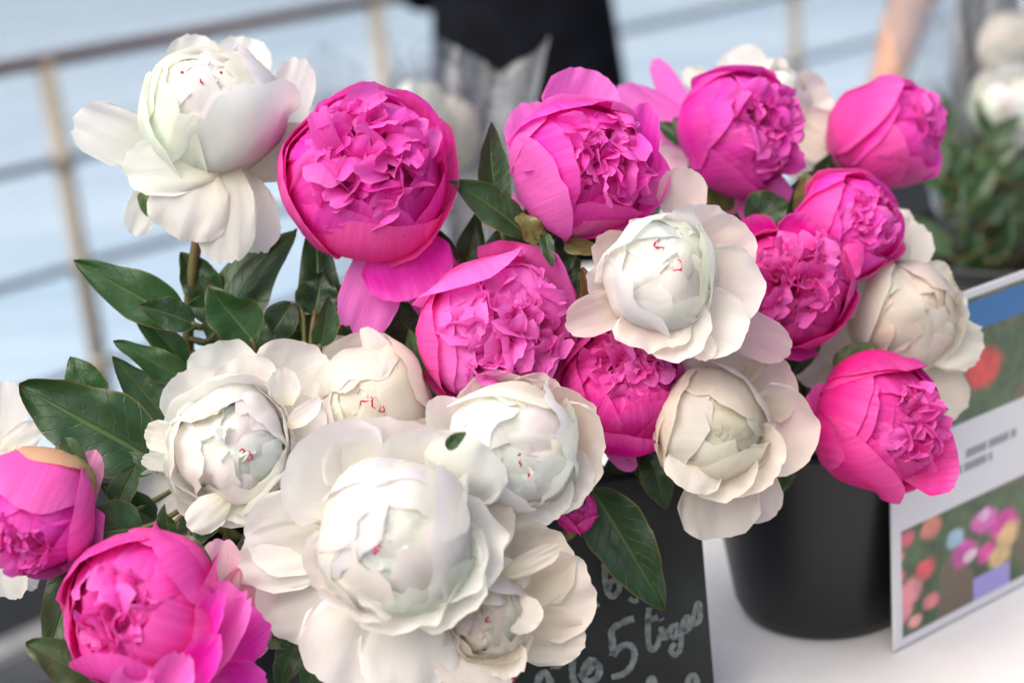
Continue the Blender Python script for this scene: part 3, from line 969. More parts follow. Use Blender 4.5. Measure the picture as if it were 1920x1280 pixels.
flower('F19', 'largest white peony with a tight round heart and a wide skirt of petals', 742, 1005, 0.715, 148, (-0.06, -0.04, 0.99), 'white', group=GW, sq=.92,
       flecks=[(722, 1035, 20)],
       
       guards=[(690, 930, 560, 830, 260, -.5, .35, 3, 1.5), (740, 920, 700, 785, 270, -.5, .35, 3.5, 2), (800, 920, 800, 800, 210, -.6, .4, 2.5, 1), (830, 930, 905, 830, 190, .5, -.1, 2, 1),
               (840, 990, 958, 950, 170, -.5, .4, 3, 2.5, {'c': BLUSH}), (640, 980, 460, 1010, 190, -.4, .3, 3.5, 2.5), (640, 1020, 450, 1060, 150, -.3, .2, 3.2, 2.5), (650, 1060, 420, 1060, 90, .3, .2, 4, 4),
               (650, 1060, 495, 1165, 190, -.3, .25, 3.5, 3), (700, 1110, 620, 1285, 220, .5, -.15, 2.5, 1.5), (760, 1120, 770, 1300, 210, .5, -.15, 2.2, 1.2),
               (820, 1010, 945, 1040, 230, -.9, .45, 1.5, -.8), (800, 1060, 895, 1130, 220, -.9, .4, 1, -1.5), (760, 1080, 790, 1175, 240, -.8, .35, .8, -1.8), (690, 1080, 655, 1160, 200, -.8, .4, .8, -1.5, {'rag': .06}),
               (640, 1040, 580, 1080, 150, -.8, .5, 1.2, -1), (820, 1030, 905, 1090, 190, -.9, .5, .5, -1.6), (700, 1110, 680, 1130, 120, .3, .2, -1, -2.2)])
flower('F20', 'blush white peony with one large scooped petal against the slate board', 915, 1158, 0.735, 84, (0.0, -0.05, 1), 'white', group=GW, tint=(0.86, .80, .73, 1), outer=(0.85, .79, .72, 1),
       layers=((5, 1.0, 52, .9), (5, 0.94, 40, .8), (5, 0.88, 30, .7), (4, 0.8, 12, .7), (3, 0.76, -8, .8), (3, .7, -25, .9)), flecks=[(920, 1152, 16), (955, 1268, 18)],
       guards=[(940, 1120, 1050, 1000, 190, -.5, .4, 2.5, 1.5), (950, 1150, 1108, 1080, 200, -.6, .35, 2.5, 1, {'c': BLUSH}), (940, 1190, 1098, 1190, 130, -.4, .3, 2, 1.2), (940, 1080, 1050, 1025, 46, .4, .1, -.5, -1),
               (900, 1210, 880, 1300, 160, .5, -.1, 0, -1), (940, 1200, 960, 1270, 90, -.5, .5, 0, -1, {'rag': .1}), (930, 1100, 960, 1050, 110, .5, -.1, 0, -.5), (960, 1120, 1000, 1180, 80, .4, -.1, -.8, -1.5)])
flower('F21', 'pink peony with a half opened whorled heart and folded petals on its side', 275, 1150, 0.725, 150, (-0.12, 0.1, 0.98), 'pink', group=GP, sq=.98,
       opening=.5, nruf=70, tint=(0.92, 0.07, 0.54, 1), outer=(0.92, 0.09, 0.46, 1), skew=.3, skew_phi=2.6,
       guards=[(360, 1230, 440, 1095, 110, -.4, .4, 0, -1.5, {'c': LIGHTPINK, 'rag': .07}), (370, 1260, 490, 1150, 130, .4, -.3, 0, 0, {'c': PINK, 'rag': .06}), (380, 1290, 500, 1280, 110, .3, .2, 0, 0, {'c': PINK}),
               (400, 1160, 420, 1010, 100, .3, .2, 3, 3, {'c': PALE}), (420, 1160, 505, 1060, 110, .3, .2, 3, 3, {'c': (0.86, .42, .52, 1)}), (430, 1180, 510, 1180, 120, .3, .2, 3, 3, {'c': (0.86, .42, .55, 1)}),
               (160, 1250, 145, 1110, 70, -.4, .4, 0, 0, {'c': LIGHTPINK}), (345, 1265, 412, 1105, 66, -.6, .9, -2.2, -2.6, {'c': PINK, 'rag': .09}), (372, 1285, 462, 1120, 70, -.5, .9, -1.6, -1.6, {'c': LIGHTPINK, 'rag': .09}), (340, 1300, 405, 1190, 80, -.7, .8, -3, -3.4, {'c': PINK, 'rag': .1}), (300, 1320, 350, 1225, 90, -.6, .8, -3.4, -3.8, {'c': LIGHTPINK, 'rag': .1}), (240, 1320, 265, 1240, 90, -.6, .8, -3.2, -3.8, {'c': LIGHTPINK, 'rag': .1})])
flower('F22', 'pink peony bowed downward showing its yellowish sepal cap on top', 66, 958, 0.735, 112, (-0.1, -0.62, 0.78), 'pink', group=GP, sq=1.12,
       opening=.5, nruf=50, tint=PINK, outer=(0.92, 0.14, 0.60, 1), stem=[(120, 810, .80), (230, 860, .83), (380, 960, .86)],
       guards=[(130, 1000, 180, 845, 70, .2, .2, 2, 2, {'c': (0.88, .38, .58, 1)}), (120, 1010, 150, 1062, 70, .3, .2, .5, .3, {'c': LIGHTPINK})])
flower('F23', 'white peony hidden behind the bowed pink one with single petals poking out', -25, 900, 0.79, 60, (-0.2, 0.1, 0.9), 'white', group=GW, stem=[(40, 960, .84), (200, 980, .86)],
       guards=[(0, 860, 12, 715, 110, -.3, .3, 1, 1), (0, 860, 76, 795, 60, .3, .2, 1, .5), (0, 1000, 30, 1122, 80, .3, .2, 1, 1), (20, 1000, 62, 1105, 60, .3, .2, 2, 2)])
flower('F24', 'small dark magenta peony bud peeking out from under white petals', 1082, 958, 0.80, 40, (0.1, 0.4, 0.9), 'pink', group=GP, opening=.4, nruf=12, tint=DEEP, outer=DEEP)

# ------------------------------------------------------------------ leaves and sepals
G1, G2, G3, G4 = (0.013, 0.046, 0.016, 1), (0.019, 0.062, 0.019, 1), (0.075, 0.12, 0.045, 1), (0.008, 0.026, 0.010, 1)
GU = (0.065, 0.11, 0.058, 1)
leaf('F1', 350, 608, 138, 488, 92, 1, 0, .3, .25, (.1, .3, 1), G2)
leaf('F1', 365, 608, 262, 572, 66, 0, -1, .4, .2, (0, .4, 1), G1)
leaf('F1', 352, 690, 235, 560, 56, 2, 1, .2, .3, (.3, .3, 1), G2)
leaf('F1', 475, 640, 390, 538, 96, -.5, -1.5, -.5, .5, (.2, .3, 1), G2, blunt=.4)
leaf('F1', 395, 640, 556, 428, 130, 3, 3, .3, .3, (-.3, .4, 1), GU)
leaf('F1', 400, 630, 540, 440, 60, 2, 2, .3, .2, (-.5, .4, 1), G1)
leaf('F1', 360, 720, 212, 640, 62, 1, 0, .3, .25, (.1, .4, 1), G2)
leaf('F1', 330, 800, 210, 668, 74, .5, 0, -.3, .3, (.3, .3, 1), G2)
leaf('F1', 470, 660, 498, 600, 60, 1, 1, .2, .2, (0, 0, 1), G2)
leaf('F1', 300, 400, 262, 362, 40, 2, 2, .4, .3, (0, 0, 1), G3, 'sepal', False, 1)
leaf('F1', 300, 275, 268, 222, 30, 3, 3, .4, .3, (0, 0, 1), (.45, .2, .09, 1), 'sepal', False, 1)
leaf('F2', 592, 660, 588, 395, 82, 2.5, 3, .15, .25, (.2, 0, 1), G1)
leaf('F2', 600, 650, 616, 552, 50, .5, 0, .4, .4, (.3, 0, 1), G2)
leaf('F2', 690, 640, 470, 612, 80, 3, 3.5, .2, .2, (0, .3, 1), G2)
leaf('F2', 640, 660, 560, 560, 90, 4, 4, .2, .2, (0, .3, 1), G1)
leaf('F2', 780, 640, 720, 560, 90, 4, 4, .2, .2, (0, .3, 1), G4)
leaf('F2', 790, 700, 766, 616, 38, -1.5, -2, .3, .3, (.2, 0, 1), G2)
leaf('F2', 860, 530, 800, 415, 56, 3, 3, .2, .3, (.2, .2, 1), G4)
leaf('F2', 868, 520, 820, 440, 40, 2.5, 2, .2, .3, (-.5, .2, 1), (.09, .085, .03, 1))
leaf('F3', 985, 440, 842, 340, 78, 1, 0, .3, .25, (-.1, .6, .8), G2)
leaf('F3', 940, 400, 922, 228, 66, 1.5, 1, -.2, .25, (.2, 0, 1), G1, sb=-.06)
leaf('F3', 870, 520, 896, 395, 56, 2.5, 2.5, .2, .25, (.2, .1, 1), G1)
leaf('F3', 910, 530, 935, 430, 50, 3, 3, .2, .25, (.2, .1, 1), G2)
leaf('F3', 1010, 450, 966, 405, 50, -.5, -1, .6, .5, (0, .3, 1), (.26, .20, .07, 1), 'sepal', True, 1)
leaf('F3', 1020, 436, 1036, 502, 28, -.5, -.8, .4, .4, (0, 0, 1), G2, 'sepal')
leaf('F3', 1060, 455, 1130, 470, 34, 0, -.5, .8, .5, (0, -.3, 1), (.22, .15, .05, 1), 'sepal', False, 1)
leaf('F3', 1000, 560, 1080, 470, 90, 3, 3, .2, .2, (0, .2, 1), G4)
leaf('F3', 960, 520, 1040, 480, 80, 4, 4, .2, .2, (0, .2, 1), G1)
leaf('F6', 1105, 570, 1092, 500, 40, 1.5, 1.5, .4, .3, (.3, 0, 1), (.20, .06, .025, 1), 'sepal', True, 1)
leaf('F6', 1090, 600, 1080, 500, 110, 4, 4, .2, .2, (0, 0, 1), G4)
leaf('F16', 290, 862, 36, 722, 160, 2, 1, .3, .22, (-.1, .4, 1), G1, blunt=.3)
leaf('F16', 185, 770, 132, 668, 84, 3, 3, .3, .3, (.1, .2, 1), G2)
leaf('F16', 300, 985, 190, 905, 62, 1.5, 1, .2, .3, (0, .3, 1), G1)
leaf('F16', 290, 880, 180, 870, 50, 1.5, 1.5, .3, .3, (0, .5, 1), G2)
leaf('F16', 214, 955, 256, 870, 58, .5, 0, -.3, .2, (0, .1, 1), GU)
leaf('F16', 268, 990, 134, 1008, 108, -1, -2.5, .6, .2, (.1, .4, 1), G2, blunt=.7)
leaf('F16', 320, 1010, 308, 944, 38, -1.5, -2, .2, .4, (0, 0, 1), G2)
leaf('F16', 320, 1010, 430, 968, 60, .5, 1, .2, .3, (0, .2, 1), G1)
leaf('F16', 370, 1060, 300, 980, 90, 2.5, 2.5, .2, .3, (0, .2, 1), G4)
leaf('F16', 300, 1010, 190, 1060, 70, 2, 2, .2, .3, (0, .2, 1), G4)
leaf('F17', 505, 680, 515, 625, 26, .5, 0, .2, .3, (0, 0, 1), G2)
leaf('F21', 160, 1030, 88, 1235, 92, 3, 2, .3, .25, (.2, 0, 1), GU)
leaf('F21', 130, 1040, 150, 1200, 60, 3.5, 3, .2, .3, (-.2, 0, 1), G1)
leaf('F21', 175, 1275, 48, 1205, 84, 1, 0, .5, .25, (0, .5, 1), G3, blunt=.6)
leaf('F21', 340, 1010, 395, 1060, 40, .5, .5, .6, .3, (0, .3, 1), G3, 'sepal', False, 1)
f22 = FLOWERS['F22']
for ph_, tip_, hw_, cc_ in ((1.25, 96, .62, (.80, .62, .36, 1)), (.35, 105, .45, (.45, .42, .16, 1)), (2.4, 110, .5, (.80, .50, .34, 1))):
    new_obj('sepal', globe_petal(ph_, math.radians(176), math.radians(tip_), hw_, f22['rad'] * 1.05, 1.12, ph_ * 9, tilt=.02, fs=f22['seed'] * .37), M_WHITE, f22['root'], f22['mtx'], cc_)
leaf('F22', 120, 820, 165, 930, 36, .5, 1, .6, .3, (.5, .3, .8), G3, 'sepal', False, 1)
leaf('F19', 560, 1190, 520, 1290, 60, 4, 4, .2, .3, (0, 0, 1), G1)
leaf('F19', 600, 1200, 570, 1300, 60, 4, 4, .2, .3, (0, 0, 1), G2)
leaf('F19', 500, 1190, 545, 1210, 40, 4, 4, .2, .3, (0, 0, 1), G3)
leaf('F18', 838, 840, 874, 810, 24, -5, -5.5, .2, .3, (0, 0, 1), G2, petiole=False)
leaf('F18', 950, 1000, 1020, 975, 46, 1, 1, .3, .3, (0, .2, 1), (.10, .10, .03, 1), 'sepal', True, 1)
leaf('F5', 1185, 820, 1214, 916, 52, 1, 1, .3, .3, (.2, 0, 1), G2)
leaf('F5', 1215, 840, 1248, 955, 66, 1, 1, .3, .3, (0, 0, 1), G4)
leaf('F5', 1110, 915, 1246, 1142, 118, 1, .5, .3, .25, (-.1, .1, 1), G1)
leaf('F5', 1030, 720, 1085, 585, 80, 3.5, 3.5, .2, .25, (0, .1, 1), G4)
leaf('F5', 1130, 880, 1230, 900, 90, 3.5, 4, .3, .25, (0, .1, 1), G4)
leaf('F5', 1090, 990, 1118, 1005, 30, 2, 1.5, .3, .3, (0, .3, 1), G2)
leaf('F5', 1060, 900, 1180, 960, 120, 5, 5, .3, .25, (0, .1, 1), G4)
leaf('F7', 1250, 930, 1210, 860, 70, 5, 5, .3, .25, (0, .1, 1), G4)
leaf('F10', 1320, 290, 1222, 228, 44, 2, 2.5, .3, .4, (0, .3, 1), G1)
leaf('F10', 1310, 275, 1262, 222, 36, 1, 1, .3, .3, (0, .3, 1), G3, 'sepal', True, 1)
leaf('F10', 1350, 400, 1335, 332, 58, 1.5, 1, .6, .3, (.2, 0, 1), (.13, .17, .04, 1), 'sepal', True, 1)
leaf('F10', 1330, 330, 1300, 300, 40, 2, 2, .3, .3, (0, 0, 1), G2)
leaf('F9', 1500, 400, 1512, 322, 40, 1, 1, .3, .3, (.3, 0, 1), (.14, .14, .04, 1), 'sepal', True, 1)
leaf('F13', 1560, 240, 1606, 258, 22, -2, -2, .5, .3, (0, .3, 1), (.24, .26, .07, 1), 'sepal', False, 1)
leaf('F15', 1570, 700, 1640, 645, 60, 2, 2, .3, .3, (0, .3, 1), (.12, .15, .04, 1), 'sepal', True, 1)
leaf('F8', 1440, 690, 1540, 650, 70, 2, 2, .3, .3, (0, .1, 1), G4)
leaf('F8', 1400, 420, 1480, 380, 90, 3, 3, .3, .3, (0, .1, 1), G4)
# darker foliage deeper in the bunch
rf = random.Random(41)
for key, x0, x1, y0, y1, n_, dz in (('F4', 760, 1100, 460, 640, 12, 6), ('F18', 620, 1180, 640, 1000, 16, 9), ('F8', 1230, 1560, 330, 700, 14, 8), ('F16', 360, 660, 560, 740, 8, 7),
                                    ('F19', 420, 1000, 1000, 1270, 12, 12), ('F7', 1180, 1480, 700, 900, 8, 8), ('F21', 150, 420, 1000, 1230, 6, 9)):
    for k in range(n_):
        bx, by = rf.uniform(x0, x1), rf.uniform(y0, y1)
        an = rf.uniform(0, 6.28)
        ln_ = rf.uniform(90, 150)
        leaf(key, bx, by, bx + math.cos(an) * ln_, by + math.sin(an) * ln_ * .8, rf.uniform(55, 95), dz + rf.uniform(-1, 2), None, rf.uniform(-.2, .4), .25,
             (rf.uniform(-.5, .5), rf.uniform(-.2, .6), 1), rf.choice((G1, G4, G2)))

# wrapped flowers further back
GB = 'wrapped white peonies further back'
BUD = ((4, 1.0, 12, 1.2), (4, .95, 6, 1.0), (3, .9, 2, .9))
flower('B1', 'plump white peony bud inside the pointed cellophane sleeve', 786, 228, 1.34, 58, (-.1, .95, .25), 'white', sq=1.25, pot=4, layers=BUD, tint=(.86, .85, .80, 1))
flower('B2', 'narrower cream bud beside the plump one inside the pointed cellophane sleeve', 850, 252, 1.36, 46, (.1, .95, .25), 'white', sq=1.5, pot=4, layers=BUD, tint=CREAM)
flower('B3', 'small pale pink bud low behind the central leaves', 945, 400, 1.30, 40, (.1, .9, .4), 'pink', pot=4, opening=.4, nruf=8, tint=LIGHTPINK, outer=PALE)
flower('B4', 'white peony at the top of the cellophane wrapped bunch', 1895, 85, 1.37, 58, (-.2, .6, .7), 'white', pot=3, tint=CREAM)
flower('B5', 'white peony below another in the cellophane wrapped bunch with a drooping petal', 1888, 190, 1.33, 70, (-.3, .3, .9), 'white', pot=3, tint=WHITE,
       guards=[(1880, 200, 1905, 282, 100, .5, -.1, -1, -1)])
rf = random.Random(77)
for k in range(80):
    key = rf.choice(('B4', 'B5'))
    bx, by = rf.uniform(1760, 1950), rf.uniform(250, 520)
    an = rf.uniform(-2.6, -.5)
    ln_ = rf.uniform(70, 130)
    leaf(key, bx, by, bx + math.cos(an) * ln_, by + math.sin(an) * ln_, rf.uniform(24, 44), rf.uniform(-7, 7), None, rf.uniform(-.2, .5), .3,
         (rf.uniform(-.6, .6), rf.uniform(-.2, .7), 1), rf.choice((G1, G2, G2, GU)))
# ------------------------------------------------------------------ buckets
def bucket(label, xy, r0, r1, h, group=None):
    c = Vector((xy.x, xy.y, TABLE_Z + 0.0005))
    root = thing('flower_bucket', label, 'bucket', c, group)
    prof = [(0.0, 0.0), (r0 * .82, 0.0), (r0 * .93, 0.002), (r0, 0.010)]
    prof += [(lerp(r0, r1, t), lerp(0.010, h - 0.012, t)) for t in (0.25, 0.5, 0.75, 1.0)]
    prof += [(r1 + 0.004, h - 0.010), (r1 + 0.005, h - 0.002), (r1 + 0.002, h), (r1 - 0.003, h - 0.002)]
    prof += [(lerp(r1, r0, t) - 0.003, lerp(h - 0.012, 0.012, t)) for t in (0.0, 0.5, 1.0)] + [(0.0, 0.008)]
    new_obj('body', lathe_mesh('body', prof, c, 72), M_BUCKET, root)
    new_obj('rim', lathe_mesh('rim', [(r1 + .002, h - .026), (r1 + .0055, h - .024), (r1 + .0055, h - .019), (r1 + .002, h - .017)], c, 72), M_BUCKET, root)
    return root


bucket('black plastic bucket standing on the white cloth beside the printed card', POT2, 0.056, 0.074, POT2_H)
bucket('black plastic bucket behind the slate board under the main bunch', POT_XY, 0.066, POT_R, POT_H)
bucket('black plastic bucket holding wrapped white peonies behind the printed card', POT3, 0.085, 0.115, POT3_H)
bucket('black plastic bucket with cellophane sleeves between main bunch and standing person', POT4, 0.08, 0.105, POT4_H)


def sleeve(label, top_px, top_d, base_pt, r0, r1, seed, ztop_pts, height_px=None):
    """clear film cone from base_pt up to a wavy, pointed top edge"""
    topc = P(*top_px, top_d)
    nu_, nv_ = 73, 14
    pts, uvs = [], []
    for j in range(nv_):
        t = j / (nv_ - 1)
        for i in range(nu_):
            a = 2 * math.pi * i / (nu_ - 1)
            q_ = a / (2 * math.pi) * len(ztop_pts)
            k = int(q_) % len(ztop_pts)
            e = lerp(ztop_pts[k], ztop_pts[(k + 1) % len(ztop_pts)], q_ - int(q_))
            c = base_pt.lerp(topc, t)
            rr_ = lerp(r0, r1, t) * (1 + t * (0.16 * math.sin(3 * a + seed) + 0.12 * nz(math.cos(a) * 2.2 + seed, math.sin(a) * 2.2) + 0.05 * abs(math.sin(a * 7 + seed)) + 0.05 * nz(math.cos(a) * 7 + seed, math.sin(a) * 7, t * 2)))
            pts.append(c + Vector((math.cos(a) * rr_, math.sin(a) * rr_ * .8, e * t ** 3)))
            uvs.append((i / (nu_ - 1), t))
    o = new_obj('cellophane_sleeve', grid_mesh('cellophane_sleeve', pts, nu_, nv_, uvs), M_CELLO)
    return tag(o, label, 'cellophane')


sleeve('clear cellophane sleeve with a pointed rim around two white buds', (880, 130), 1.33, POT4 + Vector((.01, 0, TABLE_Z + .05)), .028, .058, 1.0, [.022, -.012, .028, -.006, .024, -.014])
sleeve('clear cellophane sleeve shining white between open white and wide pink peony', (655, 150), 1.36, POT4 + Vector((-.05, .02, TABLE_Z + .05)), .026, .050, 4.0, [.03, -.01, .034, .0, .02, -.01])
sleeve('clear cellophane sleeve wrapped round white peonies by the forearm', (1860, 30), 1.38, POT3 + Vector((0, 0, TABLE_Z + .05)), .05, .085, 7.0, [.05, .01, .06, .02, .05, .0])

# ------------------------------------------------------------------ slate board with chalk writing
bp0 = P(1336, 1240, 0.865)
brt = Vector((1, 0.10, 0)).normalized()
bnr = Vector((brt.y, -brt.x, 0))
bnr = (bnr * math.cos(.10) + Vector((0, 0, 1)) * math.sin(.10)).normalized()
bup = brt.cross(bnr) * -1
if bup.z < 0: bup = -bup
BW, BH = 0.118, 0.112
# right edge through bp0, bottom on the table
low = bp0 + bup * ((TABLE_Z + 0.001 - bp0.z) / bup.z)
BH = (P(1330, 850, 0.865) - low).dot(bup)
bc = low - brt * (BW / 2) + bup * (BH / 2)
board = thing('slate_board', 'black slate board with white chalk handwriting below the flowers', 'slate', low - brt * BW / 2)
new_obj('slate', box_mesh('slate', bc - bnr * 0.004, BW / 2, 0.004, BH / 2, (brt, bnr, bup), 0.0008), M_SLATE, board)


def on_board(cx, cy):
    px, py = 1000 + cx / 2.783, 820 + cy / 2.783
    rv = ray(px, py)
    pl = bc + bnr * 0.0006
    return CAM + rv * ((pl - CAM).dot(bnr) / rv.dot(bnr))


def chalk(strokes, wid=0.0042):
    """one written character: strokes given as points, drawn as flat chalk ribbons"""
    verts, faces = [], []
    for st in strokes:
        p3 = [on_board(*q_) for q_ in st]
        # smooth by Catmull-Rom
        sm = []
        for i in range(len(p3) - 1):
            a, b, c, d_ = p3[max(i - 1, 0)], p3[i], p3[i + 1], p3[min(i + 2, len(p3) - 1)]
            for k in range(6):
                t = k / 6
                sm.append(0.5 * ((2 * b) + (c - a) * t + (2 * a - 5 * b + 4 * c - d_) * t * t + (3 * b - a - 3 * c + d_) * t ** 3))
        sm.append(p3[-1])
        for i, p in enumerate(sm):
            t = (sm[min(i + 1, len(sm) - 1)] - sm[max(i - 1, 0)]).normalized()
            s = t.cross(bnr) * (wid * .29 * (0.85 + 0.3 * nz(i * .7, p.x * 300)))
            verts += [p - s, p + s]
            if i:
                n_ = len(verts)
                faces.append((n_ - 4, n_ - 3, n_ - 1, n_ - 2))
    me = bpy.data.meshes.new('chalk_letter')
    me.from_pydata(verts, [], faces)
    new_obj('chalk_letter', me, M_CHALK, board)


chalk([[(525, 942), (470, 962), (412, 1000), (412, 1060), (415, 1135)], [(415, 1135), (455, 1090), (505, 1080), (528, 1130), (505, 1200), (460, 1235), (408, 1248)]], .0075)          # 5
chalk([[(605, 885), (598, 960), (600, 1060), (615, 1105), (645, 1085), (662, 1030)], [(585, 960), (650, 935)]], .0065)                       # t
chalk([[(668, 985), (672, 1030), (690, 1045), (705, 1000)], [(668, 945), (672, 950)]], .006)                                                   # i
chalk([[(757, 975), (722, 985), (712, 1025), (738, 1040), (760, 990), (772, 1040), (765, 1105), (738, 1132), (718, 1108), (740, 1070)]], .0062)   # g
chalk([[(782, 1010), (815, 965), (803, 935), (782, 960), (788, 1008), (825, 985)]], .006)                                                      # e
chalk([[(825, 985), (842, 905), (862, 860), (870, 905), (868, 950), (838, 975)]], .006)                                                        # s
chalk([[(372, 655), (374, 730), (385, 800), (415, 828), (448, 790), (440, 745), (405, 752), (388, 790)]], .0065)                               # b
chalk([[(500, 835), (520, 850), (548, 845)]], .006)
chalk([[(262, 935), (300, 895), (338, 862)]], .007)
chalk([[(90, 1192), (130, 1188), (168, 1155)]], .007)
chalk([[(215, 1100), (204, 1170), (206, 1250), (225, 1290)]], .0075)                                                                           # l
chalk([[(240, 1250), (290, 1215), (318, 1170), (290, 1165), (262, 1215), (275, 1270), (330, 1255), (345, 1200), (318, 1170)]], .008)            # e s
chalk([[(20, 1290), (38, 1235), (70, 1232), (92, 1285)]], .008)
chalk([[(600, 1300), (606, 1262), (625, 1258), (636, 1300)]], .007)
chalk([[(800, 1300), (815, 1250), (845, 1245), (855, 1300)]], .007)

# ------------------------------------------------------------------ printed card (vertical, receding to the right)
c0 = hit_z(1676, 1222, TABLE_Z + 0.0015)
c1 = hit_z(1920, 1094, TABLE_Z + 0.0015)
cr = (c1 - c0).normalized()
CARD_W = 0.26
ctop = None
rv = ray(1628, 655)
cn = Vector((cr.y, -cr.x, 0))
tt = (c0 - CAM).dot(cn) / rv.dot(cn)
rv2 = ray(1812, 546)
CARD_H = (CAM + rv2 * ((c0 - CAM).dot(cn) / rv2.dot(cn))).z - c0.z


def card_uv(px, py):
    rv = ray(px, py)
    p = CAM + rv * ((c0 - CAM).dot(cn) / rv.dot(cn)) - c0
    return p.dot(cr) / CARD_W, p.z / CARD_H


def in_poly(p, poly):
    x, y = p
    ins = False
    for i in range(len(poly)):
        (x1, y1), (x2, y2) = poly[i], poly[i - 1]
        if (y1 > y) != (y2 > y) and x < (x2 - x1) * (y - y1) / (y2 - y1) + x1:
            ins = not ins
    return ins


M_PRINT, nt, ns, lk = mat_new('printed_card')
at = ns.new('ShaderNodeVertexColor')
at.layer_name = 'print'
pb = ns.new('ShaderNodeBsdfPrincipled')
pb.inputs['Roughness'].default_value = 0.35
lk.new(at.outputs[0], pb.inputs['Base Color'])
lk.new(pb.outputs[0], ns.new('ShaderNodeOutputMaterial').inputs[0])
vb0 = card_uv(1700, 985)[1]          # upper edge of the lower picture
vb1 = card_uv(1800, 800)[1]          # upper edge of the white band
blue_u0, blue_v0 = card_uv(1812, 625)
blue_v1 = card_uv(1812, 572)[1]
blobs = []                           # flowers in the pictures: centre, radius, colour
for (x, y, rp, cc) in ((1840, 690, 40, (.62, .05, .05)), (1765, 720, 24, (.55, .06, .06)), (1880, 985, 30, (.62, .04, .32)), (1845, 975, 26, (.70, .12, .45)), (1810, 1035, 26, (.55, .06, .35)), (1850, 1035, 20, (.6, .05, .3)),
                       (1820, 1040, 14, (.75, .6, .68)), (1845, 965, 14, (.75, .45, .7)), (1745, 990, 22, (.6, .2, .14)), (1700, 1010, 16, (.55, .1, .14)), (1735, 1065, 20, (.6, .07, .09)), (1680, 1080, 18, (.65, .12, .15)),
                       (1705, 1110, 26, (.68, .25, .28)), (1690, 1150, 24, (.68, .25, .28)), (1745, 1125, 16, (.66, .2, .22)), (1715, 1165, 14, (.7, .3, .3)), (1685, 1045, 12, (.6, .2, .2)), (1890, 1000, 24, (.62, .42, .2)), (1875, 1040, 24, (.6, .4, .2)), (1790, 1010, 20, (.3, .45, .55))):
    uu, vv = card_uv(x, y)
    u2 = card_uv(x + rp, y)[0] - uu
    v2 = vv - card_uv(x, y + rp)[1]
    blobs.append((uu, vv, abs(u2), abs(v2), cc))
pu0, pv0 = card_uv(1826, 1128)
pu1, pv1 = card_uv(1895, 1050)
nuc, nvc = 150, 150
pts, uvs, cols = [], [], []
for j in range(nvc):
    for i in range(nuc):
        u_, v_ = i / (nuc - 1), j / (nvc - 1)
        pts.append(cr * (u_ * CARD_W) + Vector((0, 0, v_ * CARD_H)))
        uvs.append((u_, v_))
        col = (.62, .62, .66)
        if .03 < v_ < vb0 - .01 and u_ > .03 or vb1 + .01 < v_ < .975:
            g = nz(u_ * 18, v_ * 16, 1.5) * .5 + nz(u_ * 45, v_ * 40, 3.5) * .35
            col = (.055 + .05 * g, .10 + .09 * g, .045 + .03 * g)
            if nz(u_ * 7, v_ * 6, 9) > .15: col = (.13, .10, .07)
            for (bu, bv, ru, rv_, cc) in blobs:
                dd_ = math.hypot((u_ - bu) / ru, (v_ - bv) / rv_) + .25 * nz(u_ * 30, v_ * 30, bu * 9)
                f_ = 1 - smooth(dd_, .6, 1.15)
                col = tuple(lerp(a_, x_ * (1 + .6 * g), f_) for a_, x_ in zip(col, cc))
            if pu0 < u_ < pu1 and pv0 < v_ < pv1: col = (.30, .27, .60)
        if blue_v0 < v_ < blue_v1 and blue_u0 < u_ < .95: col = (.004, .13, .36)
        # two grey lines of small print on the white band
        for (lx, ly, lx2) in ((1812, 852, 1905), (1790, 884, 1862)):
            lu, lv = card_uv(lx, ly)
            lu2 = card_uv(lx2, ly - (lx2 - lx) * .45)[0]
            if abs(v_ - lv) < .013 and lu < u_ < lu2 and nz(u_ * 160, 1.1) > -.25: col = (.24, .24, .27)
        cols.append((*[max(0, x_) for x_ in col], 1))
me = grid_mesh('printed_card', pts, nuc, nvc, uvs)
vc = me.color_attributes.new('print', 'FLOAT_COLOR', 'POINT')
flat = []
for c_ in cols: flat.extend(c_)
vc.data.foreach_set('color', flat)
card = new_obj('printed_card', me, M_PRINT, None, Matrix.Translation(c0))
tag(card, 'printed card with flower pictures, a blue box and a white text band', 'printed card')
sol = card.modifiers.new('thickness', 'SOLIDIFY')
sol.thickness = 0.0012
sol.offset = -1 if True else 1


# ------------------------------------------------------------------ people behind
def skin_mesh(name, joints, edges, mat, parent, sub=2):
    me = bpy.data.meshes.new(name)
    me.from_pydata([j_[0] for j_ in joints], edges, [])
    o = new_obj(name, me, None, parent)
    me.materials.append(mat)
    sk = o.modifiers.new('skin', 'SKIN')
    sk.use_smooth_shade = True
    for i, j_ in enumerate(joints):
        me.skin_vertices[0].data[i].radius = j_[1] if isinstance(j_[1], tuple) else (j_[1], j_[1])
        me.skin_vertices[0].data[i].use_root = i == 0
    ss = o.modifiers.new('smooth', 'SUBSURF')
    ss.levels = sub
    ss.render_levels = sub
    return o


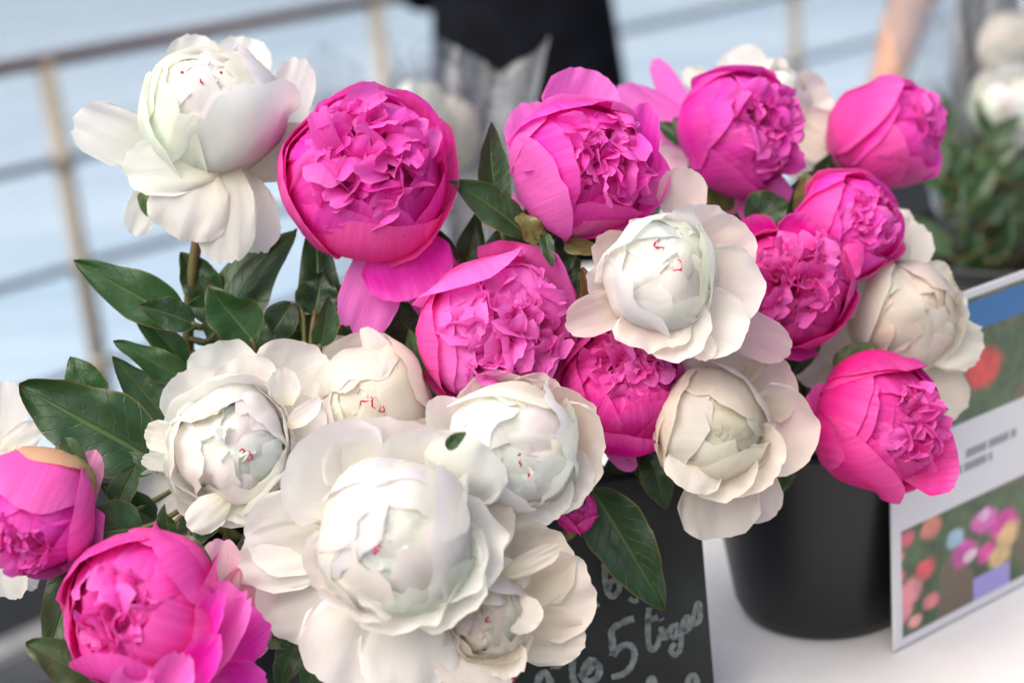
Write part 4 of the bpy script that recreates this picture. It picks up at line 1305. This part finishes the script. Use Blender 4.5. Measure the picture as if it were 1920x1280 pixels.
def person(label, base, yaw, top_mat, leg_mat, sleeve_len, arms, group=None, hem=.84):
    root = thing('person', label, 'person', base, group)
    root.rotation_euler = (0, 0, yaw)
    Rz = Matrix.Rotation(yaw, 3, 'Z')

    def W(x, y, z):
        return Vector((x, y, z))

    def L(w):                       # world point -> the person's own frame
        return Rz.inverted() @ (w - base)

    o_loc = root.location.copy()

    def sk(name, joints, edges, mat):
        ob = skin_mesh(name, [(j_[0], j_[1]) for j_ in joints], edges, mat, root)
        ob.matrix_basis = Matrix()
        return ob
    (sl, el, wl), (sr, er, wr) = arms
    hands = []
    # body: pelvis root, spine, neck, head, arms with fingers, legs
    J = [(W(0, 0, .93), (.13, .10)), (W(0, .01, 1.10), (.11, .085)), (W(0, 0, 1.30), (.125, .09)), (W(0, -.005, 1.42), (.07, .06)), (W(0, 0, 1.48), .045),
         (W(0, .02, 1.56), (.062, .075)), (W(0, .02, 1.64), (.068, .08)), (W(0, .01, 1.70), (.045, .05))]
    E = [(0, 1), (1, 2), (2, 3), (3, 4), (4, 5), (5, 6), (6, 7)]

    def add(p, r_, par):
        J.append((p, r_))
        E.append((par, len(J) - 1))
        return len(J) - 1
    for (s_, e_, w_) in ((sl, el, wl), (sr, er, wr)):
        a = add(s_, .048, 3)
        b = add(s_.lerp(e_, .5), .044, a)
        c_ = add(e_, .038, b)
        d2 = add(e_.lerp(w_, .35), .038, c_)
        e2 = add(w_, .025, d2)
        dr = (w_ - e_).normalized()
        sd_ = dr.cross(Vector((0, 1, 0))).normalized()
        pm = add(w_ + dr * .05, (.036, .018), e2)
        for q_, (off, ln_) in enumerate(((-.028, .06), (-.010, .075), (.010, .07), (.028, .055))):
            k1 = add(w_ + dr * .095 + sd_ * off, .0085, pm)
            k2 = add(w_ + dr * (.095 + ln_ * .6) + sd_ * off + Vector((0, .012, 0)), .008, k1)
            add(w_ + dr * (.095 + ln_) + sd_ * off + Vector((0, .028, 0)), .006, k2)
        t1 = add(w_ + dr * .04 - sd_ * .045 + Vector((0, .015, 0)), .010, pm)
        add(w_ + dr * .075 - sd_ * .055 + Vector((0, .03, 0)), .008, t1)
    for s in (-1, 1):
        h1 = add(W(.085 * s, 0, .86), .085, 0)
        h2 = add(W(.095 * s, .015, .48), .055, h1)
        h3 = add(W(.10 * s, -.02, .28), .052, h2)
        h4 = add(W(.10 * s, -.02, .09), .035, h3)
        add(W(.11 * s, .12, .035), .032, h4)
    sk('body', J, E, M_SKIN)
    # trousers
    J2 = [(W(0, 0, 1.02), (.150, .115)), (W(0, 0, .93), (.165, .125)), (W(0, 0, .86), (.15, .12))]
    E2 = [(0, 1), (1, 2)]
    for s in (-1, 1):
        J2 += [(W(.088 * s, 0, .76), .094), (W(.097 * s, .012, .48), .078), (W(.10 * s, -.015, .26), .075), (W(.10 * s, -.015, .07), .072)]
        k = len(J2) - 4
        E2 += [(2, k), (k, k + 1), (k + 1, k + 2), (k + 2, k + 3)]
    sk('trousers', J2, E2, leg_mat)
    # top with sleeves
    J3 = [(W(0, 0, hem), (.195, .15)), (W(0, 0, .90), (.195, .14)), (W(0, .005, 1.06), (.175, .12)), (W(0, 0, 1.28), (.155, .11)), (W(0, -.005, 1.41), (.10, .075)), (W(0, 0, 1.45), .055)]
    E3 = [(0, 1), (1, 2), (2, 3), (3, 4), (4, 5)]
    for (s_, e_, w_) in ((sl, el, wl), (sr, er, wr)):
        J3.append((s_, .064)); E3.append((4, len(J3) - 1))
        if sleeve_len <= 1:
            J3.append((s_.lerp(e_, sleeve_len), .058)); E3.append((len(J3) - 2, len(J3) - 1))
        else:
            J3.append((e_, .052)); E3.append((len(J3) - 2, len(J3) - 1))
            J3.append((e_.lerp(w_, sleeve_len - 1), .040)); E3.append((len(J3) - 2, len(J3) - 1))
    sk('jacket', J3, E3, top_mat)
    sk('hair', [(W(0, -.03, 1.58), (.075, .07)), (W(0, -.015, 1.66), (.078, .085)), (W(0, .0, 1.715), (.055, .06))], [(0, 1), (1, 2)], M_HAIR)
    for s in (-1, 1):
        sk('shoe', [(W(.10 * s, -.05, .05), (.045, .048)), (W(.105 * s, .04, .045), (.048, .042)), (W(.115 * s, .15, .035), (.042, .033))], [(0, 1), (1, 2)], M_SHOE)
    return root


p1 = P(985, 60, 2.62)
b1_ = Vector((p1.x, p1.y, 0))
person('person in dark navy clothes standing with their back turned near the railing', b1_, 0.15, M_DARK, M_DARK, 1.95,
       ((Vector((-.18, 0, 1.38)), Vector((-.15, .14, 1.16)), Vector((-.08, .26, 1.22))), (Vector((.18, 0, 1.38)), Vector((.15, .14, 1.16)), Vector((.08, .26, 1.22)))), hem=.62)
pe, pw = P(1718, -22, 2.40), P(1652, 190, 2.36)
b2_ = Vector((pe.x + 0.23, pe.y + .02, 0))
yaw2 = 0.0
to_l = lambda w: w - b2_
person('person with a bare forearm and short black sleeve reaching down behind the wrapped flowers', b2_, 0.0, M_BLACK, M_GREYCLOTH, 0.98,
       ((Vector((-.18, 0, 1.40)), to_l(pe), to_l(pw)), (Vector((.18, 0, 1.40)), Vector((.24, .02, 1.14)), Vector((.22, -.1, .93)))))
